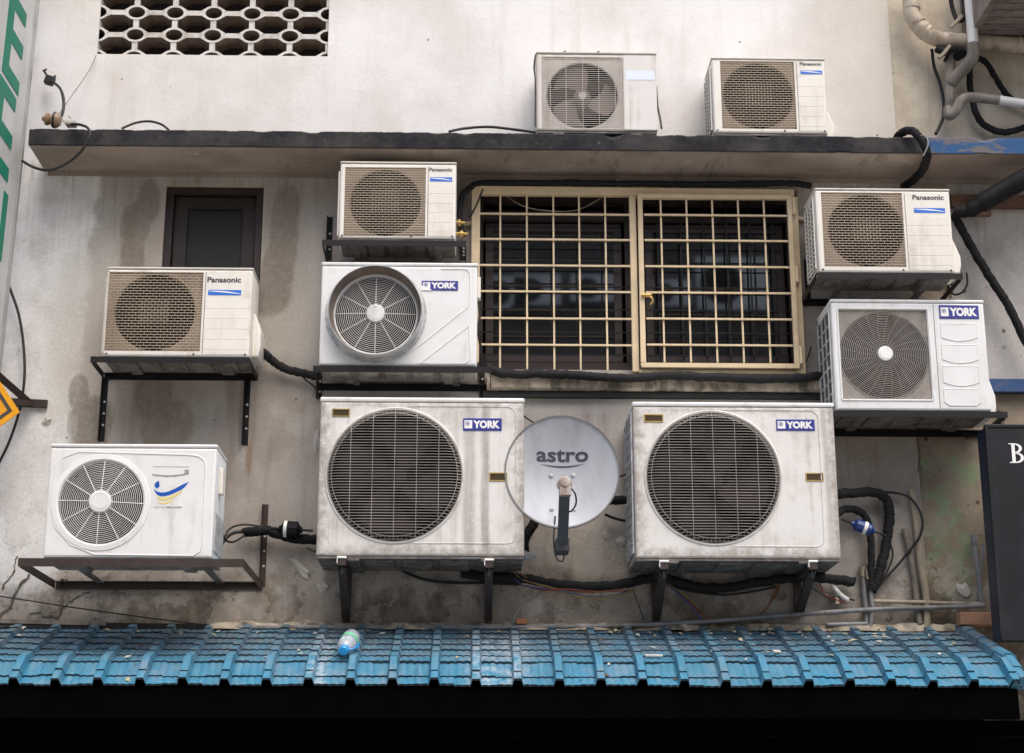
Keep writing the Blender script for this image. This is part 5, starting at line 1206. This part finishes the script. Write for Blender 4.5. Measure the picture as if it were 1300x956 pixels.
b = MB(); b.tube([q-o0 for q in spline([W(1235,56,-.2),W(1236,66,-.2),W(1234,74,-.19),(W(1225,86,-.16)),W(1213,98,-.13),W(1207,106,-.11)],5)], .037, 16); b.build('elbow', M['pvc_grey'], wp, smooth=60)
wp = thing('white_pipe', 'lower white plastic pipe elbowing from the dark pipe to the right edge', 'pipe', W(1204,136,-.14)); o0 = Vector(wp.location)
b = MB(); b.tube([q-o0 for q in spline([W(1204,138,-.12),W(1205,147,-.15),W(1213,141,-.17),W(1219,129,-.18),W(1227,124,-.18),W(1240,124,-.18),W(1268,127,-.18)],5)], .030, 16); b.build('elbow', M['pvc_grey'], wp, smooth=60)
b = MB(); b.tube([W(1260,126,-.18)-o0, W(1330,136,-.18)-o0], .028, 16); b.build('pipe', M['pvc_white'], wp, smooth=60)
run('black_hose', 'thick black hose hanging in a loop from the drain pipe', 'hose', [(1232,74,-.1),(1231,100,-.06),(1234,125,-.05),(1241,148,-.05),(1253,161,-.05),(1275,168,-.05),(1300,162,-.05),(1330,150,-.05)], .020, R__)
run('black_hose', 'taped black hose curving right from the drain pipe', 'hose', [(1236,72,-.1),(1250,78,-.08),(1262,95,-.07),(1272,112,-.06),(1290,130,-.05),(1330,145,-.05)], .018, T_)
run('thin_cable', 'black cable hanging down the ochre wall left of the pipes', 'cable', [(1183,62,-.1),(1186,85,-.05),(1193,105,-.04),(1198,130,-.04),(1197,150,-.04),(1188,170,-.1)], .010, M['cable'])
run('thin_cable', 'black cable behind the white pipe at the top right', 'cable', [(1205,-15,-.1),(1209,10,-.08),(1216,26,-.08),(1224,20,-.08),(1222,-15,-.08)], .014, M['cable'])
run('wooden_stick', 'broken wooden stick wedged above the drain pipe', 'stick', [(1207,35,-.2),(1214,28,-.2),(1221,20,-.2)], .012, M['cond_cream'], 6, sub=0)
run('wooden_stick', 'broken wooden stick wedged under the drain pipe', 'stick', [(1192,74,-.18),(1200,66,-.18),(1206,58,-.18)], .012, M['cond_cream'], 6, sub=0)
run('pipe_lashing', 'dark lashing of tape and rag where the pipes cross', 'lashing', [(1190,62,-.13),(1200,66,-.15),(1210,62,-.17),(1222,66,-.15),(1215,72,-.12),(1200,74,-.1)], .024, R__)
run('ledge_hose', 'thick black hose curling over the ledge and under it at the right', 'hose', [(1138,176,-.3),(1146,168,-.36),(1157,166,-.42),(1167,174,-.45),(1174,186,-.46),(1177,198,-.44),(1172,214,-.30),(1160,228,-.16),(1146,238,-.06)], .024, T_)
run('tie_wire', 'thin pale tie wire round the hose on the ledge', 'wire', [(1168,172,-.47),(1176,174,-.48),(1178,184,-.49),(1172,198,-.48)], .004, M['greycable'], 5)
run('wrapped_duct', 'thick black wrapped duct coming in from the right above the white wall', 'duct', [(1212,268,-.22),(1228,268,-.24),(1250,256,-.27),(1275,241,-.3),(1310,222,-.34),(1340,205,-.38)], [.035]*7+[.045]*4+[.056]*9+[.06]*11, T_, 14)
run('wrapped_pipe', 'black wrapped pipe slanting down from the duct to the right edge', 'insulated pipe', [(1211,272,-.2),(1222,293,-.16),(1240,325,-.13),(1262,360,-.12),(1282,392,-.12),(1312,455,-.12)], .025, T_)
run('thin_cable', 'black cable looping from the upper right cream condenser bracket', 'cable', [(1227,346,-.2),(1228,360,-.18),(1222,371,-.16),(1212,374,-.12),(1206,368,-.1)], .006, M['cable'])
run('thin_cable', 'thin dark wires crossing at the lower right corner of the window grille', 'cable', [(1030,440,-.03),(1022,462,-.03),(1008,478,-.06),(990,492,-.05)], .004, M['cable'])
run('thin_cable', 'thin cable hanging between the window grille and upper cream condenser', 'cable', [(613,240,-.1),(604,262,-.1),(596,276,-.06)], .005, M['cable'])
run('thin_cable', 'slack cable drooping behind the top of the window grille', 'cable', [(640,247,.02),(665,262,.02),(700,268,.02),(735,266,.02),(770,247,.02)], .004, M['cond_cream'], 6)
run('thin_cable', 'black cable down the right side of the collared condenser', 'cable', [(607,378,-.2),(609,400,-.2),(607,420,-.2),(612,450,-.15),(616,470,-.1)], .007, M['cable'])
run('thin_cable', 'short cable from the left large condenser top to behind the dish', 'cable', [(664,527,-.2),(672,533,-.2),(685,541,-.2)], .005, M['cable'])
run('thin_cable', 'thin black cables hooked behind the dish at its lower right', 'cable', [(768,653,-.05),(780,658,-.04),(797,662,-.04)], .008, M['cable'])
run('thin_cable', 'thin cable stub between the dish and right large condenser', 'cable', [(787,605,-.1),(795,602,-.08),(802,599,-.05)], .005, M['cable'])
for k, (px, py) in enumerate(((583,283),(586,297))):
    b = MB(); b.lathe([(.001,-.035),(.010,-.035),(.010,-.01),(.016,-.01),(.016,.01),(.009,.01),(.009,.035),(.001,.036)], ax='x', n=12); b.lathe([(.001,-.02),(.009,-.02),(.009,.02),(.001,.02)], ax='z', n=10)
    tag(b.build('brass_valve', M['brass'], loc=W(px,py,-.2), smooth=True), ['upper brass valve beside the cream condenser above the collared unit','lower brass valve beside the cream condenser above the collared unit'][k], 'valve', 'brass valves')
# metal canopy at the top right corner
cn = thing('metal_canopy', 'grey brown ribbed metal canopy cut by the top right corner', 'canopy', W(1241,28,-.3)); o0 = Vector(cn.location)
a = W(1241,28,-.30)-o0; X1 = XR-.5-o0.x
b = MB(); b.box(0, X1, -.28, .296, 0, .5); b.build('body', M['louvre'], cn, bevel=.004)
b = MB()
for k in range(7): b.box(.03, X1, -.288+k*.0, -.2805, .03+k*.065, .06+k*.065)
for k in range(6): b.box(.04, X1, -.24+k*.085, -.20+k*.085, -.008, -.001)
b.build('ribs', M['louvre'], cn)
# ------------------------------------------------------------------ signs
sg = thing('vertical_shop_sign', 'silver white vertical sign box with big green letters at the left edge', 'sign', (0,0,0))
e0 = W(48, 0, -.20); e1 = W(4, 420, -.20)
xs0 = (e0.x+e1.x)/2; lean = math.atan2(e0.x-e1.x, e0.z-e1.z); sg.location = (xs0, -.20, (e0.z+e1.z)/2); sg.rotation_euler = (0, lean, 0)
zt_ = 3.2; b = MB(); b.box(-.14, 0, -1.3, 0, -2.0, zt_-.6); b.build('sign_box', M['signwhite'], sg, bevel=.006)
b = MB(); b.box(.0005, .012, -.03, 0.003, -2.0, zt_-.6); b.build('edge_trim', mk('aluminium_trim', (.45,.45,.43), .35, .6), sg)
iM = Matrix.Rotation(-lean, 3, 'Y')
def onsign(px, py):
    n_ = Matrix.Rotation(lean, 3, 'Y') @ Vector((1,0,0)); d = ray(px, py); o = Vector(sg.location); t = (o-CAM).dot(n_)/d.dot(n_)
    return iM @ (CAM + d*t - o)
def letters():
    tip = [onsign(34,32), onsign(27,66), onsign(23,111)]; 
    t2 = [onsign(20,138), onsign(13,180), onsign(10.5,222)]
    return tip, t2
tip, t2 = letters()
st = .055
def block(b, y0, y1, z0, z1): b.box(.0005, .004, y0, y1, z0, z1)
def letterE(tips, wd=None, name='green_letter'):
    yr = sum(t.y for t in tips)/3; hh = tips[0].z-tips[2].z; th = hh*.20; w_ = yr-onsign(3,82).y if wd is None else wd; b = MB()
    zc = [tips[0].z+.01, tips[1].z, tips[2].z-.01]
    for z in zc: block(b, yr-w_*.68, yr, z-th/2, z+th/2)
    block(b, yr-w_, yr-w_*.68, zc[2]-th/2, zc[0]+th/2)
    b.build(name, M['green'], sg); return yr, hh, th, w_
yr, hh, th, w_ = letterE(tip); yr2, hh2, *_ = letterE(t2, w_)
t3 = onsign(8, 246); t4 = onsign(3, 335); b = MB(); yc = (t3.y+t4.y)/2
b.box(.0005,.004, yc-th, yc, t4.z, t3.z); b.box(.0005,.004, yc-w_, yc-w_+th, t4.z, t3.z)
q0, q1 = (yc-w_+th*.5, t3.z), (yc-th*.5, t4.z); b.add([(.0042, q0[0]-th*.45, q0[1]), (.0042, q0[0]+th*.7, q0[1]), (.0042, q1[0]+th*.45, q1[1]), (.0042, q1[0]-th*.7, q1[1])], [(0,1,2,3)])
b.build('green_letter', M['green'], sg)
for k in range(2):
    b = MB(); b.box(-.09, -.05, 0.004, .198, -1.2+1.9*k, -1.14+1.9*k); b.build('wall_arm', M['browniron'], sg)
# amber diamond sign on its bracket
dm = thing('diamond_sign', 'amber diamond shaped warning sign with a dark border at the left edge', 'sign', W(25,523,-.35)); o0 = Vector(dm.location)
e1_ = Vector((-25,0,35.5)).normalized(); e2_ = Vector((-25,0,-20)).normalized(); S_ = .42
def dia(k, y0, y1, mat, name):
    c = (e1_+e2_)*S_/2; pts = [Vector((0,0,0)), e1_*S_, (e1_+e2_)*S_, e2_*S_]; pts = [c+(p-c)*k for p in pts]; b = MB(); b.prism([(p.x,p.z) for p in pts], y0, y1); b.build(name, mat, dm)
dia(1, 0, .01, M['amber'], 'plate'); 
b = MB(); c = (e1_+e2_)*S_/2; pts = [Vector((0,0,0)), e1_*S_, (e1_+e2_)*S_, e2_*S_]
for k in range(4):
    A_, B2 = pts[k], pts[(k+1)%4]; o_a, o_b = c+(A_-c)*.86, c+(B2-c)*.86; i_a, i_b = c+(A_-c)*.77, c+(B2-c)*.77
    b.prism([(o_a.x,o_a.z),(o_b.x,o_b.z),(i_b.x,i_b.z),(i_a.x,i_a.z)], -.002, -.0002)
b.build('border', M['ink'], dm)
b = MB(); pA, pB, pC = W(60,513,-.015)-o0, W(18,513,-.02)-o0, W(-60,438,-.30)-o0
b.bar(pA, W(0,510,-.02)-o0, .045, .02); b.bar(W(38,512,-.045)-o0, W(-10,470,-.30)-o0, .04, .03); b.bar(W(38,512,-.04)-o0+Vector((0,0,-.0)), W(-8,508,-.33)-o0, .04, .03); b.build('wall_bracket', M['browniron'], dm)
# charcoal sign box at the right edge
fy = -.56; A = W(1253,540,fy); B_ = W(1271,812,fy); xs_ = (A.x+B_.x)/2
cs = thing('charcoal_sign_box', 'charcoal sign box with a white serif letter at the lower right edge', 'sign', (xs_, fy, B_.z)); H_ = A.z-B_.z
b = MB(); b.box(0, 2.2, 0, .02, 0, H_); b.build('face', M['signblack'], cs)
b = MB(); b.box(.004, 2.196, .0201, .17, .004, H_-.004); b.build('side_panel', M['signnavy'], cs)
b = MB(); b.frame(-.006, 2.206, -.006, H_+.006, .016, -.006, .022); b.build('edge_trim', M['signblack'], cs, bevel=.003)
b = MB(); 
for z_ in (.3, H_-.3): b.box(.2,.24,.171,-fy-.001,z_,z_+.05)
b.build('mounting_rail', M['browniron'], cs)
o0 = Vector(cs.location); A, B_ = W(1280,563,fy)-o0, W(1303,588,fy)-o0; h_ = A.z-B_.z; x0 = A.x; b = MB(); yy0, yy1 = -.004, -.0005; wB = h_*.82
sx = wB*.16
b.box(x0+sx, x0+sx+wB*.2, yy0, yy1, B_.z, A.z); b.box(x0, x0+sx*2.6, yy0-.0003, yy1-.0003, B_.z, B_.z+h_*.05); b.box(x0, x0+sx*2.6, yy0-.0003, yy1-.0003, A.z-h_*.05, A.z)
for (z0, z1, rx) in ((B_.z, B_.z+h_*.54, wB*.62), (B_.z+h_*.50, A.z, wB*.54)):
    n = 20; zc, rz = (z0+z1)/2, (z1-z0)/2; xc = x0+sx+wB*.1; top_, inn = [], []
    for k in range(n+1):
        a_ = -math.pi/2+math.pi*k/n; top_.append((xc+rx*math.cos(a_)**.8 if math.cos(a_)>0 else xc, zc+rz*math.sin(a_))); inn.append((xc+max(0,rx-wB*.19)*max(0,math.cos(a_))**.8, zc+(rz-h_*.055)*math.sin(a_)))
    for k in range(n): b.prism([top_[k], top_[k+1], inn[k+1], inn[k]], yy0+.0004, yy1+.0002)
b.build('serif_letter', M['white'], cs)
# ------------------------------------------------------------------ facade across the alley (it shows in the window glass)
op = thing('facade_across_alley', 'dark grey facade across the alley, mirrored faintly in the window panes', 'building', (0,-24,0))
b = MB(); b.box(-14, 14, -3, 0, 0, 16); b.build('wall', simple_world('grey_opposite_render', (.14,.125,.11), (.08,.07,.06), .5), op)
b = MB()
for k in range(6): b.box(-12.5+k*4.3, -10.5+k*4.3, .0, .02, 8.2, 10.2)
b.build('window_band', M['darkfill'], op)
def mirror(px, py, yopp=-23.6):    # where a ray through the pane lands on the other side
    p = W(px, py, .105); d = (p-CAM).normalized(); d = Vector((d.x, -d.y, d.z)); t = (yopp-p.y)/d.y; return p+d*t
k = 0
for (px, py, w_, h_, lab) in ((640,372,.95,.75,'first'),(682,368,1.0,.7,'second'),(755,366,1.0,.62,'third'),(850,372,.9,.6,'fourth'),(930,360,1.5,1.2,'fifth')):
    c = mirror(px, py); r_ = thing('reflected_condenser', 'white condenser on the facade across the alley, %s from the left in the window reflection' % lab, 'air conditioner', (c.x,-23.98,c.z-h_/2), 'condensers across the alley')
    b = MB(); b.rbox(-w_/2, w_/2, 0, .38, 0, h_, .02); b.build('casing', M['white'], r_, smooth=True)
    b = MB(); rr = h_*.38; b.lathe([(.001,.39),(rr,.39),(rr,.381)], (-w_*.15,0,h_/2), n=32); b.build('fan_grille', M['dark'], r_)
    b = MB(); b.box(-w_/2-.05, w_/2+.05, 0, .45, -.06, -.002); b.build('bracket', M['blackiron'], r_)

# ------------------------------------------------------------------ leaf and plaster litter caught on the tiles
rnd = random.Random(5); b = MB()
for k in range(170):
    yy = -abs(rnd.gauss(0, .16))-.03 if rnd.random() < .75 else -rnd.uniform(.05, .9)
    x = rnd.uniform(XA+.1, xe_top-.1) if rnd.random() < .5 else rnd.gauss(W(1020,800,0).x, .8)
    if yy < -.88 or x > xe_top-.05: continue
    S = S1 if yy > YB_ else S2; zz = (z_top + yy*math.tan(S1) if yy > YB_ else ZB_+(yy-YB_)*math.tan(S2)) + .020
    L_, wd = rnd.uniform(.008,.035), rnd.uniform(.005,.014); a = rnd.uniform(0, 6.28); tl = rnd.uniform(-.3,.3)
    ca, sa = math.cos(a), math.sin(a); P4 = []
    for (p, q, h) in ((-1,0,0),(0,-1,.3),(1,0,0),(0,1,.3),(0,0,.6)):
        dx_, dy_ = p*L_*ca-q*wd*sa, p*L_*sa+q*wd*ca; P4.append((x+dx_, yy+dy_, zz+dy_*math.tan(S)+h*wd+tl*dx_*.3))
    b.add(P4, [(0,1,4),(1,2,4),(2,3,4),(3,0,4)], rnd.choice([0,0,1,2]))
tag(b.build('roof_litter', [M['leafdry'], mk('brown_leaf_litter', (.10,.065,.035), .9, var=.3), M['flake']]), 'dry leaf bits and plaster crumbs scattered over the blue tiles', 'litter', kind='stuff')
